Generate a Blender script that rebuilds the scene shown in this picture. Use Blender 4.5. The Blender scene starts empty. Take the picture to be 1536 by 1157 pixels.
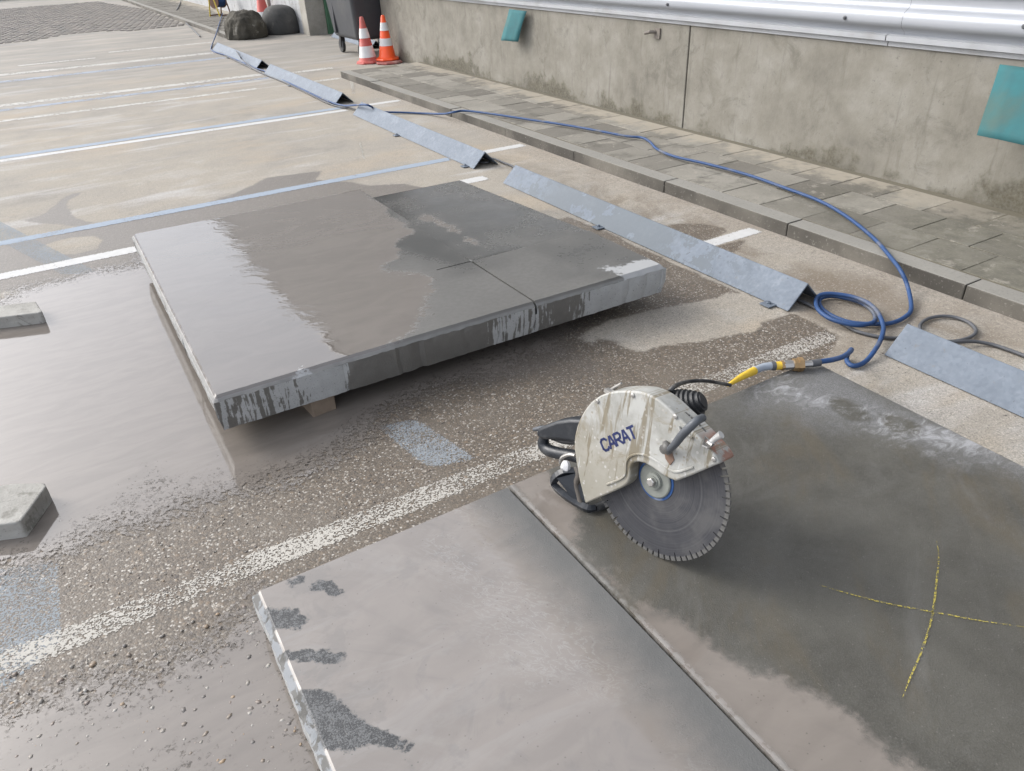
import bpy, bmesh, math, random
import numpy as np
from mathutils import Matrix, Vector
random.seed(7); RNG = np.random.default_rng(7)
C = bpy.context.scene.collection
sc = bpy.context.scene

# ------------------------------------------------------------------ camera
CAM_H, F_PX = 1.55, 1116.15
_p, _r, _y = 0.548681, -0.0439384, 0.5203204
_f = np.array([math.sin(_y)*math.cos(_p), math.cos(_y)*math.cos(_p), -math.sin(_p)])
_rt = np.array([math.cos(_y), -math.sin(_y), 0.0]); _up = np.cross(_rt, _f)
R0 = _rt*math.cos(_r) + _up*math.sin(_r); U0 = -_rt*math.sin(_r) + _up*math.cos(_r)
cd = bpy.data.cameras.new('camera'); cam = bpy.data.objects.new('camera', cd); C.objects.link(cam)
cd.sensor_width = 36; cd.lens = F_PX/1536*36; cd.clip_start = 0.05; cd.clip_end = 500
cam.matrix_world = Matrix(((R0[0], U0[0], -_f[0], 0), (R0[1], U0[1], -_f[1], 0), (R0[2], U0[2], -_f[2], CAM_H), (0, 0, 0, 1)))
sc.camera = cam

# ------------------------------------------------------------------ sky, sun, exposure
SUN_EL, SUN_AZ = math.radians(34), math.radians(-40)      # azimuth from +Y towards +X
w = bpy.data.worlds.new('World'); sc.world = w; w.use_nodes = True
wn = w.node_tree; wn.nodes.clear()
sky = wn.nodes.new('ShaderNodeTexSky'); sky.sky_type = 'NISHITA'; sky.sun_disc = False
sky.sun_elevation = SUN_EL; sky.sun_rotation = SUN_AZ; sky.dust_density = 7; sky.air_density = 1.0; sky.ozone_density = 1
hs = wn.nodes.new('ShaderNodeHueSaturation'); hs.inputs['Saturation'].default_value = 0.26
tc = wn.nodes.new('ShaderNodeTexCoord'); cn = wn.nodes.new('ShaderNodeTexNoise')
cn.inputs['Scale'].default_value = 2.2; cn.inputs['Detail'].default_value = 5; cn.inputs['Roughness'].default_value = 0.5
cr = wn.nodes.new('ShaderNodeValToRGB')
cr.color_ramp.elements[0].position = 0.3; cr.color_ramp.elements[0].color = (0.78, 0.86, 1.04, 1)
cr.color_ramp.elements[1].position = 0.7; cr.color_ramp.elements[1].color = (0.95, 1.01, 1.16, 1)
sclv = wn.nodes.new('ShaderNodeVectorMath'); sclv.operation = 'SCALE'; sclv.inputs['Scale'].default_value = 9.0
mx = wn.nodes.new('ShaderNodeMix'); mx.data_type = 'RGBA'; mx.inputs['Factor'].default_value = 0.32
bg = wn.nodes.new('ShaderNodeBackground'); bg.inputs['Strength'].default_value = 0.12
wo = wn.nodes.new('ShaderNodeOutputWorld')
L = wn.links.new
L(sky.outputs[0], hs.inputs['Color']); L(tc.outputs['Generated'], cn.inputs['Vector']); L(cn.outputs['Fac'], cr.inputs['Fac'])
L(cr.outputs['Color'], sclv.inputs[0]); L(hs.outputs[0], mx.inputs['A']); L(sclv.outputs[0], mx.inputs['B'])
L(mx.outputs['Result'], bg.inputs['Color']); L(bg.outputs[0], wo.inputs['Surface'])
sl = bpy.data.lights.new('sun', 'SUN'); sl.energy = 0.5; sl.angle = math.radians(24); sl.color = (1.0, 0.97, 0.93)
so = bpy.data.objects.new('sun', sl); C.objects.link(so)
sdir = Vector((math.sin(SUN_AZ)*math.cos(SUN_EL), math.cos(SUN_AZ)*math.cos(SUN_EL), math.sin(SUN_EL)))
so.rotation_euler = sdir.to_track_quat('Z', 'Y').to_euler(); so.location = sdir*30
sc.view_settings.view_transform = 'Standard'; sc.view_settings.look = 'None'
sc.view_settings.gamma = 1; sc.view_settings.use_curve_mapping = False
sc.view_settings.exposure = 1.22

# ------------------------------------------------------------------ surveying helpers: photograph pixel -> point on a real plane
def ray(px, py): return R0*(px-768) - U0*(py-578.5) + _f*F_PX
def at(px, py, z=0.0):
    r = ray(px, py); t = (z-CAM_H)/r[2]; return np.array([r[0]*t, r[1]*t, z])
def onplane(px, py, P, n):
    r = ray(px, py); o = np.array([0, 0, CAM_H]); t = np.dot(np.array(P)-o, n)/np.dot(r, n); return o+r*t
def poly(pts, z=0.0): return [tuple(at(x, y, z)[:2]) for x, y in pts]
def sdf(pts, X, Y):
    P = np.array(pts, float); n = len(P); d = np.full(X.shape, 1e9); ins = np.zeros(X.shape, bool)
    for i in range(n):
        ax, ay = P[i]; bx, by = P[(i+1) % n]; ex, ey = bx-ax, by-ay
        t = np.clip(((X-ax)*ex+(Y-ay)*ey)/(ex*ex+ey*ey+1e-12), 0, 1)
        d = np.minimum(d, np.hypot(X-ax-t*ex, Y-ay-t*ey))
        c = (ay > Y) != (by > Y)
        with np.errstate(divide='ignore', invalid='ignore'):
            ins ^= c & (X < (bx-ax)*(Y-ay)/(by-ay+1e-15)+ax)
    return np.where(ins, -d, d)

# ------------------------------------------------------------------ node helpers
class M:
    def __init__(s, name):
        s.m = bpy.data.materials.new(name); s.m.use_nodes = True; s.t = s.m.node_tree; s.t.nodes.clear()
        s.out = s.t.nodes.new('ShaderNodeOutputMaterial'); s._tc = None
    def n(s, ty, ins=None, **props):
        nd = s.t.nodes.new(ty)
        for k, v in props.items(): setattr(nd, k, v)
        for k, v in (ins or {}).items(): s.set(nd.inputs[k], v)
        return nd
    def set(s, sock, v):
        if isinstance(v, bpy.types.NodeSocket): s.t.links.new(v, sock)
        elif isinstance(v, (tuple, list)) and len(v) == 3 and sock.type == 'RGBA': sock.default_value = (*v, 1)
        else: sock.default_value = v
    @property
    def obj(s):
        if s._tc is None: s._tc = s.n('ShaderNodeTexCoord').outputs['Object']
        return s._tc
    def map(s, scale, vec=None, rot=(0, 0, 0), loc=(0, 0, 0)):
        return s.n('ShaderNodeMapping', {'Vector': vec or s.obj, 'Scale': scale, 'Rotation': rot, 'Location': loc}).outputs[0]
    def aniso(s, th, a, b, off=0.0):
        x, y, z = s.sep(); u = s.add(s.mul(x, math.cos(th)), s.mul(y, math.sin(th))); v = s.add(s.mul(x, -math.sin(th)), s.mul(y, math.cos(th)))
        return s.n('ShaderNodeCombineXYZ', {0: s.mul(u, a), 1: s.mul(v, b), 2: off}).outputs[0]
    def noise(s, scale, detail=4, rough=0.55, vec=None, dist=0.0):
        return s.n('ShaderNodeTexNoise', {'Vector': vec or s.obj, 'Scale': scale, 'Detail': detail, 'Roughness': rough, 'Distortion': dist}).outputs['Fac']
    def vor(s, scale, vec=None, feature='F1'):
        return s.n('ShaderNodeTexVoronoi', {'Vector': vec or s.obj, 'Scale': scale}, feature=feature)
    def mth(s, op, a, b=None, clamp=False):
        nd = s.n('ShaderNodeMath', {0: a}, operation=op, use_clamp=clamp)
        if b is not None: s.set(nd.inputs[1], b)
        return nd.outputs[0]
    def add(s, a, b): return s.mth('ADD', a, b)
    def sub(s, a, b): return s.mth('SUBTRACT', a, b)
    def mul(s, a, b): return s.mth('MULTIPLY', a, b)
    def ss(s, x, lo, hi, a=0.0, b=1.0):
        return s.n('ShaderNodeMapRange', {'Value': x, 'From Min': lo, 'From Max': hi, 'To Min': a, 'To Max': b}, interpolation_type='SMOOTHSTEP').outputs[0]
    def lin(s, x, lo, hi, a=0.0, b=1.0):
        return s.n('ShaderNodeMapRange', {'Value': x, 'From Min': lo, 'From Max': hi, 'To Min': a, 'To Max': b}).outputs[0]
    def mix(s, f, a, b, blend='MIX'):
        nd = s.n('ShaderNodeMix', data_type='RGBA', blend_type=blend)
        s.set(nd.inputs['Factor'], f); s.set(nd.inputs[6], a); s.set(nd.inputs[7], b); return nd.outputs[2]
    def mixf(s, f, a, b):
        nd = s.n('ShaderNodeMix'); s.set(nd.inputs[0], f); s.set(nd.inputs[2], a); s.set(nd.inputs[3], b); return nd.outputs[0]
    def ramp(s, f, stops, interp='LINEAR'):
        nd = s.n('ShaderNodeValToRGB', {'Fac': f}); e = nd.color_ramp.elements; nd.color_ramp.interpolation = interp
        while len(e) > 1: e.remove(e[-1])
        e[0].position = stops[0][0]; c = stops[0][1]; e[0].color = (*c, 1) if not isinstance(c, (int, float)) else (c, c, c, 1)
        for p, c in stops[1:]:
            k = e.new(p); k.color = (*c, 1) if not isinstance(c, (int, float)) else (c, c, c, 1)
        return nd.outputs['Color']
    def attr(s, name): return s.n('ShaderNodeAttribute', attribute_name=name).outputs['Fac']
    def bump(s, h, strength=0.3, dist=0.01, normal=None):
        nd = s.n('ShaderNodeBump', {'Height': h, 'Strength': strength, 'Distance': dist})
        if normal is not None: s.set(nd.inputs['Normal'], normal)
        return nd.outputs[0]
    def sep(s, vec=None): return s.n('ShaderNodeSeparateXYZ', {0: vec or s.obj}).outputs
    def bsdf(s, color, rough=0.8, metal=0.0, normal=None, alpha=None, spec=None, coat=None):
        b = s.n('ShaderNodeBsdfPrincipled', {'Base Color': color, 'Roughness': rough, 'Metallic': metal})
        if normal is not None: s.set(b.inputs['Normal'], normal)
        if alpha is not None: s.set(b.inputs['Alpha'], alpha)
        if spec is not None: s.set(b.inputs['Specular IOR Level'], spec)
        if coat is not None: s.set(b.inputs['Coat Weight'], coat); b.inputs['Coat Roughness'].default_value = 0.05
        s.t.links.new(b.outputs[0], s.out.inputs[0]); return s.m

def simple(name, col, rough=0.6, metal=0.0, var=0.25, scale=20, bump=0.15, dirt=None, dirt_amt=0.4):
    m = M(name); n = m.noise(scale, 5); n2 = m.noise(scale*0.2, 4)
    c = m.mix(n, tuple(x*(1-var) for x in col), tuple(min(1, x*(1+var)) for x in col))
    if dirt: c = m.mix(m.ss(n2, 0.62-dirt_amt*0.4, 0.75), c, dirt)
    return m.bsdf(c, m.lin(n, 0, 1, max(0.05, rough-0.12), min(1, rough+0.12)), metal, m.bump(m.noise(scale*6, 3), bump, 0.003))

# ------------------------------------------------------------------ mesh helpers
class MB:
    def __init__(s): s.v = []; s.f = []; s.mi = []
    def add(s, V, F, mi=0):
        o = len(s.v); s.v += [tuple(map(float, v)) for v in V]; s.f += [tuple(i+o for i in f) for f in F]; s.mi += [mi]*len(F); return s
    def box(s, a, b, mi=0, taper=0.0):
        (x0, y0, z0), (x1, y1, z1) = a, b; t = taper
        V = [(x0, y0, z0), (x1, y0, z0), (x1, y1, z0), (x0, y1, z0), (x0+t, y0+t, z1), (x1-t, y0+t, z1), (x1-t, y1-t, z1), (x0+t, y1-t, z1)]
        return s.add(V, [(0, 3, 2, 1), (4, 5, 6, 7), (0, 1, 5, 4), (1, 2, 6, 5), (2, 3, 7, 6), (3, 0, 4, 7)], mi)
    def tube(s, pts, r, seg=8, mi=0, caps=True, smooth_n=0):
        P = [np.array(p, float) for p in pts]
        rs = list(r) if isinstance(r, (list, tuple)) else [r]*len(P)
        if smooth_n: P, rs = spline(P, smooth_n, rs)
        n = len(P); V = []; F = []
        t0 = P[1]-P[0]; t0 /= np.linalg.norm(t0); a = np.array([0, 0, 1.0]) if abs(t0[2]) < 0.9 else np.array([1.0, 0, 0])
        u = np.cross(t0, a); u /= np.linalg.norm(u)
        for i in range(n):
            t = P[min(i+1, n-1)]-P[max(i-1, 0)]; t = t/(np.linalg.norm(t)+1e-12)
            u = u-t*np.dot(u, t); u /= (np.linalg.norm(u)+1e-12); v = np.cross(t, u)
            for k in range(seg):
                an = 2*math.pi*k/seg; V.append(P[i]+rs[i]*(math.cos(an)*u+math.sin(an)*v))
        for i in range(n-1):
            for k in range(seg):
                k2 = (k+1) % seg; F.append((i*seg+k, i*seg+k2, (i+1)*seg+k2, (i+1)*seg+k))
        if caps: F.append(tuple(range(seg))[::-1]); F.append(tuple((n-1)*seg+k for k in range(seg)))
        return s.add(V, F, mi)
    def lathe(s, prof, c=(0, 0, 0), seg=24, mi=0, axis=None, ang0=0.0):
        c = np.array(c, float); V = []; F = []; n = len(prof)
        if axis is None: ax, u, v = np.array([0, 0, 1.]), np.array([1., 0, 0]), np.array([0, 1., 0])
        else:
            ax = np.array(axis, float); ax /= np.linalg.norm(ax); a = np.array([0, 0, 1.]) if abs(ax[2]) < .9 else np.array([1., 0, 0])
            u = np.cross(a, ax); u /= np.linalg.norm(u); v = np.cross(ax, u)
        for r, h in prof:
            for k in range(seg):
                an = ang0+2*math.pi*k/seg; V.append(c+ax*h+r*(math.cos(an)*u+math.sin(an)*v))
        for i in range(n-1):
            for k in range(seg):
                k2 = (k+1) % seg; F.append((i*seg+k, i*seg+k2, (i+1)*seg+k2, (i+1)*seg+k))
        if prof[0][0] > 1e-6: F.append(tuple(range(seg))[::-1])
        if prof[-1][0] > 1e-6: F.append(tuple((n-1)*seg+k for k in range(seg)))
        return s.add(V, F, mi)
    def prism(s, pts, z0, z1, mi=0):       # pts 2D (x,y) polygon extruded in z
        n = len(pts); V = [(x, y, z0) for x, y in pts]+[(x, y, z1) for x, y in pts]
        F = [tuple(range(n))[::-1], tuple(range(n, 2*n))]+[(i, (i+1) % n, n+(i+1) % n, n+i) for i in range(n)]
        return s.add(V, F, mi)
    def build(s, name, mats, parent=None, smooth=False, bevel=0.0, bseg=2, angle=40):
        me = bpy.data.meshes.new(name); me.from_pydata(s.v, [], s.f); me.validate()
        bm = bmesh.new(); bm.from_mesh(me); bmesh.ops.recalc_face_normals(bm, faces=bm.faces)
        bm.to_mesh(me); bm.free()
        for mt in (mats if isinstance(mats, (list, tuple)) else [mats]): me.materials.append(mt)
        if any(s.mi): me.polygons.foreach_set('material_index', s.mi[:len(me.polygons)])
        ob = bpy.data.objects.new(name, me); C.objects.link(ob)
        if parent is not None: ob.parent = parent
        if smooth:
            me.polygons.foreach_set('use_smooth', [True]*len(me.polygons)); me.set_sharp_from_angle(angle=math.radians(angle))
        if bevel:
            b = ob.modifiers.new('bevel', 'BEVEL'); b.width = bevel; b.segments = bseg; b.limit_method = 'ANGLE'; b.angle_limit = math.radians(35)
        return ob
def spline(P, n, rs=None):
    P = [np.array(p, float) for p in P]; Q = [2*P[0]-P[1]]+P+[2*P[-1]-P[-2]]; out = []; ro = []
    for i in range(1, len(Q)-2):
        a, b, c, d = Q[i-1], Q[i], Q[i+1], Q[i+2]
        for k in range(n):
            t = k/n; out.append(0.5*(2*b+(c-a)*t+(2*a-5*b+4*c-d)*t*t+(3*b-a-3*c+d)*t**3))
            if rs: ro.append(rs[i-1]*(1-t)+rs[i]*t)
    out.append(P[-1]); ro.append(rs[-1] if rs else 0)
    return (out, ro) if rs else out
def tag(o, label=None, cat=None, group=None, kind=None):
    if label: o['label'] = label
    if cat: o['category'] = cat
    if group: o['group'] = group
    if kind: o['kind'] = kind
    return o
def empty(name, loc=(0, 0, 0), rz=0.0):
    o = bpy.data.objects.new(name, None); C.objects.link(o); o.location = loc; o.rotation_euler = (0, 0, rz); o.empty_display_size = 0.1; return o
def copy_child(o, parent, loc=None, rot=None):
    c = o.copy(); C.objects.link(c); c.parent = parent
    if loc is not None: c.location = loc
    if rot is not None: c.rotation_euler = rot
    return c

def heightgrid(name, xs, ys, zfun, attrs, keep=None, mats=None, skirt=None, absz=False):
    """sheet on a tensor grid; attrs {name: array}; keep(xc,yc) masks faces; skirt=[(drop, inset)...] extrudes the rim downwards"""
    X, Y = np.meshgrid(xs, ys, indexing='xy'); Z = zfun(X, Y)
    ny, nx = X.shape; idx = np.arange(nx*ny).reshape(ny, nx)
    q = np.stack([idx[:-1, :-1], idx[:-1, 1:], idx[1:, 1:], idx[1:, :-1]], -1).reshape(-1, 4)
    if keep is not None:
        xc = ((X[:-1, :-1]+X[1:, 1:])/2).ravel(); yc = ((Y[:-1, :-1]+Y[1:, 1:])/2).ravel(); q = q[keep(xc, yc)]
    used = np.unique(q); remap = -np.ones(nx*ny, int); remap[used] = np.arange(len(used)); q = remap[q]
    V = np.stack([X.ravel(), Y.ravel(), Z.ravel()], -1)[used]
    me = bpy.data.meshes.new(name); me.vertices.add(len(V)); me.vertices.foreach_set('co', V.ravel())
    me.loops.add(len(q)*4); me.loops.foreach_set('vertex_index', q.ravel().astype(np.int32))
    me.polygons.add(len(q)); me.polygons.foreach_set('loop_start', np.arange(0, len(q)*4, 4, dtype=np.int32))
    me.update(calc_edges=True); me.validate()
    for k, a in attrs.items():
        at_ = me.attributes.new(k, 'FLOAT', 'POINT'); at_.data.foreach_set('value', a.ravel()[used].astype(np.float32))
    for mt in mats: me.materials.append(mt)
    if skirt:
        bm = bmesh.new(); bm.from_mesh(me); cen = Vector((float(np.mean(xs)), float(np.mean(ys)), 0))
        rg_ = np.random.default_rng(len(V)); bv = {v for e in bm.edges if e.is_boundary for v in e.verts}
        for v in sorted(bv, key=lambda q_: q_.index):
            j_ = rg_.normal(0, 0.0012)+(-rg_.uniform(0.003, 0.008) if rg_.random() < 0.05 else 0); dd = (v.co-cen); ax_ = 0 if min(abs(v.co.x-xs[0]), abs(v.co.x-xs[-1])) < 1e-4 else 1
            v.co[ax_] += math.copysign(1, dd[ax_])*j_; v.co.z -= abs(j_)*0.5
        for drop, inset in skirt:
            ed = [e for e in bm.edges if e.is_boundary]
            r = bmesh.ops.extrude_edge_only(bm, edges=ed)
            nv = [g for g in r['geom'] if isinstance(g, bmesh.types.BMVert)]
            for v in nv:
                v.co.z = drop if absz else v.co.z-drop
                if inset:
                    d = (cen-v.co); d.z = 0; v.co += Vector((math.copysign(min(inset, abs(d.x)), d.x) if abs(d.x) > .05 else 0, math.copysign(min(inset, abs(d.y)), d.y) if abs(d.y) > .05 else 0, 0))
            for g in r['geom']:
                if isinstance(g, bmesh.types.BMFace): g.material_index = 1
        ed = [e for e in bm.edges if e.is_boundary]
        fr = bmesh.ops.triangle_fill(bm, use_beauty=False, edges=ed)
        for g in fr['geom']:
            if isinstance(g, bmesh.types.BMFace): g.material_index = 1
        bmesh.ops.recalc_face_normals(bm, faces=bm.faces)
        bm.to_mesh(me); bm.free()
    me.set_sharp_from_angle(angle=math.radians(25))
    ob = bpy.data.objects.new(name, me); C.objects.link(ob); return ob

# ================================================================== materials
def mat_ground():
    m = M('ground_tarmac'); damp = m.attr('damp'); mid = m.attr('half'); x, y, z = m.sep()
    nb = m.noise(0.45, 5, 0.6); nm = m.noise(3.0, 6, 0.62); nf = m.noise(38, 4, 0.6); gr = m.noise(260, 3, 0.6)
    d = m.add(damp, m.add(m.mul(m.sub(nm, 0.5), 0.09), m.mul(m.sub(nf, 0.5), 0.05)))
    wet = m.ss(d, 0.012, -0.012)
    hd = m.add(mid, m.add(m.mul(m.sub(nm, 0.5), 0.3), m.mul(m.sub(nf, 0.5), 0.1)))
    half = m.ss(hd, 0.05, -0.08)
    v1 = m.vor(175); v2 = m.vor(85); v3 = m.vor(300)
    c1 = m.sep(v1.outputs['Color']); c2 = m.sep(v2.outputs['Color']); c3 = m.sep(v3.outputs['Color'])
    # dry: fine sandy slurry over tarmac
    dry = m.ramp(m.add(m.mul(nb, 0.55), m.mul(nm, 0.45)), [(0.32, (0.195, 0.182, 0.160)), (0.45, (0.265, 0.242, 0.207)), (0.55, (0.292, 0.263, 0.218)), (0.68, (0.34, 0.322, 0.292))])
    streak = m.noise(1.2, 5, 0.6, m.map((0.5, 2.2, 1)), 0.6)
    dry = m.mix(m.ss(streak, 0.52, 0.70, 0, 0.6), dry, (0.41, 0.40, 0.385))
    dry = m.mix(m.ss(m.noise(0.8, 4, 0.6, m.map((1, 1.6, 1), loc=(4, 9, 0))), 0.50, 0.70, 0, 0.65), dry, (0.325, 0.272, 0.205))
    spk = m.ramp(c3[0], [(0.0, 0.62), (0.15, 0.85), (0.5, 1.0), (0.85, 1.1), (1.0, 1.3)])
    spk1 = m.ramp(c1[1], [(0.0, 0.55), (0.12, 0.88), (0.6, 1.0), (0.92, 1.08), (1.0, 1.35)])
    dry = m.mix(m.ss(m.noise(5, 6, 0.75, None, 0.6), 0.55, 0.72, 0, 0.45), dry, (0.20, 0.188, 0.168))
    dryc = m.mix(m.lin(y, 3, 9, 0.85, 0.4), dry, spk, 'MULTIPLY'); dryc = m.mix(m.lin(y, 3, 9, 0.75, 0.25), dryc, spk1, 'MULTIPLY')
    # exposed aggregate when damp
    agg = m.ramp(c1[0], [(0.0, (0.060, 0.050, 0.040)), (0.3, (0.086, 0.067, 0.048)), (0.55, (0.110, 0.085, 0.060)), (0.76, (0.135, 0.106, 0.077)), (0.88, (0.19, 0.16, 0.122)), (0.95, (0.36, 0.33, 0.285)), (1.0, (0.48, 0.455, 0.41))])
    wetc0 = agg
    brn = m.mul(m.mul(m.ss(m.noise(2.6, 5, 0.7, None, 0.6), 0.44, 0.60), m.ss(x, 2.75, 2.95)), m.ss(y, 6.5, 3.5)); dryc = m.mix(m.mul(brn, 0.75), dryc, m.mix(0.55, wetc0, (0.20, 0.165, 0.125)))
    # worn grey towards the far end, pinkish dirt, dark tarmac beyond
    far = m.ss(m.add(y, m.mul(m.sub(nb, 0.5), 5)), 10.0, 13.5)
    dryc = m.mix(m.mul(far, 0.75), dryc, m.ramp(m.noise(1.8, 6, 0.7, m.map((0.35, 1, 1))), [(0.3, (0.15, 0.145, 0.135)), (0.5, (0.24, 0.225, 0.2)), (0.7, (0.34, 0.30, 0.26))]))
    agg2 = m.ramp(c2[0], [(0.0, (0.035, 0.03, 0.028)), (0.4, (0.11, 0.085, 0.06)), (0.7, (0.17, 0.12, 0.075)), (0.88, (0.26, 0.2, 0.14)), (1.0, (0.46, 0.43, 0.38))])
    stone2 = m.ss(m.add(c2[1], m.mul(m.sub(v2.outputs['Distance'], 0.3), -0.6)), 0.74, 0.78)
    wetc = m.mix(m.mul(stone2, 0.8), agg, agg2)
    gap = m.ss(v1.outputs['Distance'], 0.42, 0.66)
    wetc = m.mix(m.mul(gap, 0.4), wetc, (0.085, 0.072, 0.058))
    wetc = m.mix(m.ss(nm, 0.42, 0.70, 0.1, 0.6), wetc, (0.135, 0.116, 0.093))       # slurry smear
    wetc = m.mix(m.lin(y, 3.2, 5.0, 0, 0.72), wetc, (0.15, 0.137, 0.122))
    halfc = m.mix(0.62, dryc, m.mix(0.5, wetc, (0.20, 0.16, 0.115)))
    col = m.mix(half, dryc, halfc); col = m.mix(wet, col, wetc)
    # sand washed along the foot of the kerb
    sand = m.mul(m.ss(m.add(x, m.mul(m.sub(nm, 0.5), 0.5)), 3.12, 3.34), m.ss(y, 10.5, 9.5))
    col = m.mix(m.mul(sand, m.mixf(wet, 0.6, 0.3)), col, (0.29, 0.258, 0.215))
    col = m.mix(m.mul(sand, 0.8), col, spk1, 'MULTIPLY'); col = m.mix(m.mul(m.mul(sand, m.ss(nf, 0.5, 0.62)), 0.5), col, (0.17, 0.15, 0.125))
    h = m.add(m.mul(m.sub(0.6, v1.outputs['Distance']), 0.7), m.add(m.mul(gr, 0.5), m.mul(stone2, m.sub(0.9, v2.outputs['Distance']))))
    nr = m.bump(h, m.mixf(wet, m.lin(y, 2, 8, 0.3, 0.12), 0.36), 0.003)
    return m.bsdf(col, m.mixf(wet, 0.92, m.lin(gr, 0.3, 0.7, 0.42, 0.68)), 0, nr)

MUD = (0.162, 0.143, 0.125)
def mat_puddle():
    m = M('muddy_water'); s = m.attr('mud'); thin = m.attr('thin'); x, y, z = m.sep()
    nm = m.noise(4.0, 5, 0.6); nf = m.noise(45, 4, 0.6); v1 = m.vor(175); v2 = m.vor(85); c1 = m.sep(v1.outputs['Color']); c2 = m.sep(v2.outputs['Color'])
    stones = m.add(m.mul(m.sub(c1[0], 0.5), 0.09), m.add(m.mul(m.sub(c2[1], 0.55), 0.12), m.mul(m.sub(0.4, v1.outputs['Distance']), 0.05)))
    d = m.add(s, m.add(m.mul(m.sub(nm, 0.5), 0.22), m.add(stones, m.mul(m.sub(nf, 0.5), 0.05))))
    a = m.mul(m.ss(d, 0.06, -0.09), 0.98)
    tn = m.ss(m.add(m.add(thin, m.mul(m.sub(m.noise(7, 5, 0.65, m.map((1, 1, 1), loc=(3, 1, 0))), 0.5), 0.7)), m.mul(stones, 2.6)), 0.12, -0.12)   # where stones poke through
    a = m.mul(a, m.sub(1.0, m.mul(tn, 0.62)))
    str_ = m.noise(5, 5, 0.6, m.map((1, 3.5, 1), rot=(0, 0, -0.35)), 0.8)
    col = m.mix(m.ss(str_, 0.3, 0.7), tuple(c*0.93 for c in MUD), tuple(c*1.1 for c in MUD))
    sp = m.ss(c2[2], 0.975, 0.985); col = m.mix(m.mul(sp, m.ss(v2.outputs['Distance'], 0.3, 0.2)), col, (0.09, 0.075, 0.06))
    rip = m.add(m.mul(m.noise(9, 3, 0.5, m.map((1, 2.6, 1), rot=(0, 0, -0.3)), 0.5), 1.0), m.mul(m.noise(60, 3, 0.5, m.map((1, 2, 1))), 0.06))
    nr = m.bump(rip, 0.022, 0.012)
    return m.bsdf(col, m.mixf(a, 0.35, m.lin(str_, 0.3, 0.7, 0.025, 0.075)), 0, nr, a, 0.75)

def mat_paint(name, col, wear, scale=1.0, amax=0.96):
    m = M(name); x, y, z = m.sep()
    v = m.vor(120*scale); c = m.sep(v.outputs['Color']); nf = m.noise(42*scale, 4, 0.65); nm = m.noise(3.2, 5, 0.6); e = m.attr('edge')
    k = m.add(m.add(m.mul(c[0], 0.42), m.mul(nf, 0.75)), m.add(m.mul(m.sub(nm, 0.5), 0.75), m.mul(m.sub(v.outputs['Distance'], 0.4), -0.2)))
    k = m.add(k, m.mul(m.ss(e, 0.0, 0.016), 0.35))
    a = m.ss(k, wear-0.03+0.35, wear+0.03+0.35)
    cc = m.mix(m.noise(25, 4), tuple(q*0.78 for q in col), col)
    return m.bsdf(cc, 0.8, 0, m.bump(nf, 0.12, 0.002), m.mul(a, amax))

def mud_film_nodes(m, col_mul=1.0):
    st = m.noise(4, 5, 0.6, m.map((1, 2.2, 1), rot=(0, 0, -0.5)), 0.9)
    col = m.mix(m.ss(st, 0.3, 0.7), tuple(c*0.92*col_mul for c in MUD), tuple(c*1.08*col_mul for c in MUD))
    pt = m.ss(m.noise(2.4, 3, 0.5), 0.38, 0.62, 0.25, 1.0)
    rip = m.add(m.mul(m.noise(1.0, 3, 0.5, m.aniso(-0.54, 2.2, 5.0), 0.7), 0.30), m.mul(m.mul(m.noise(1.0, 3, 0.55, m.aniso(-0.54, 5.0, 8.5, 4.0), 1.8), 1.0), pt))
    return st, col, rip

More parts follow.
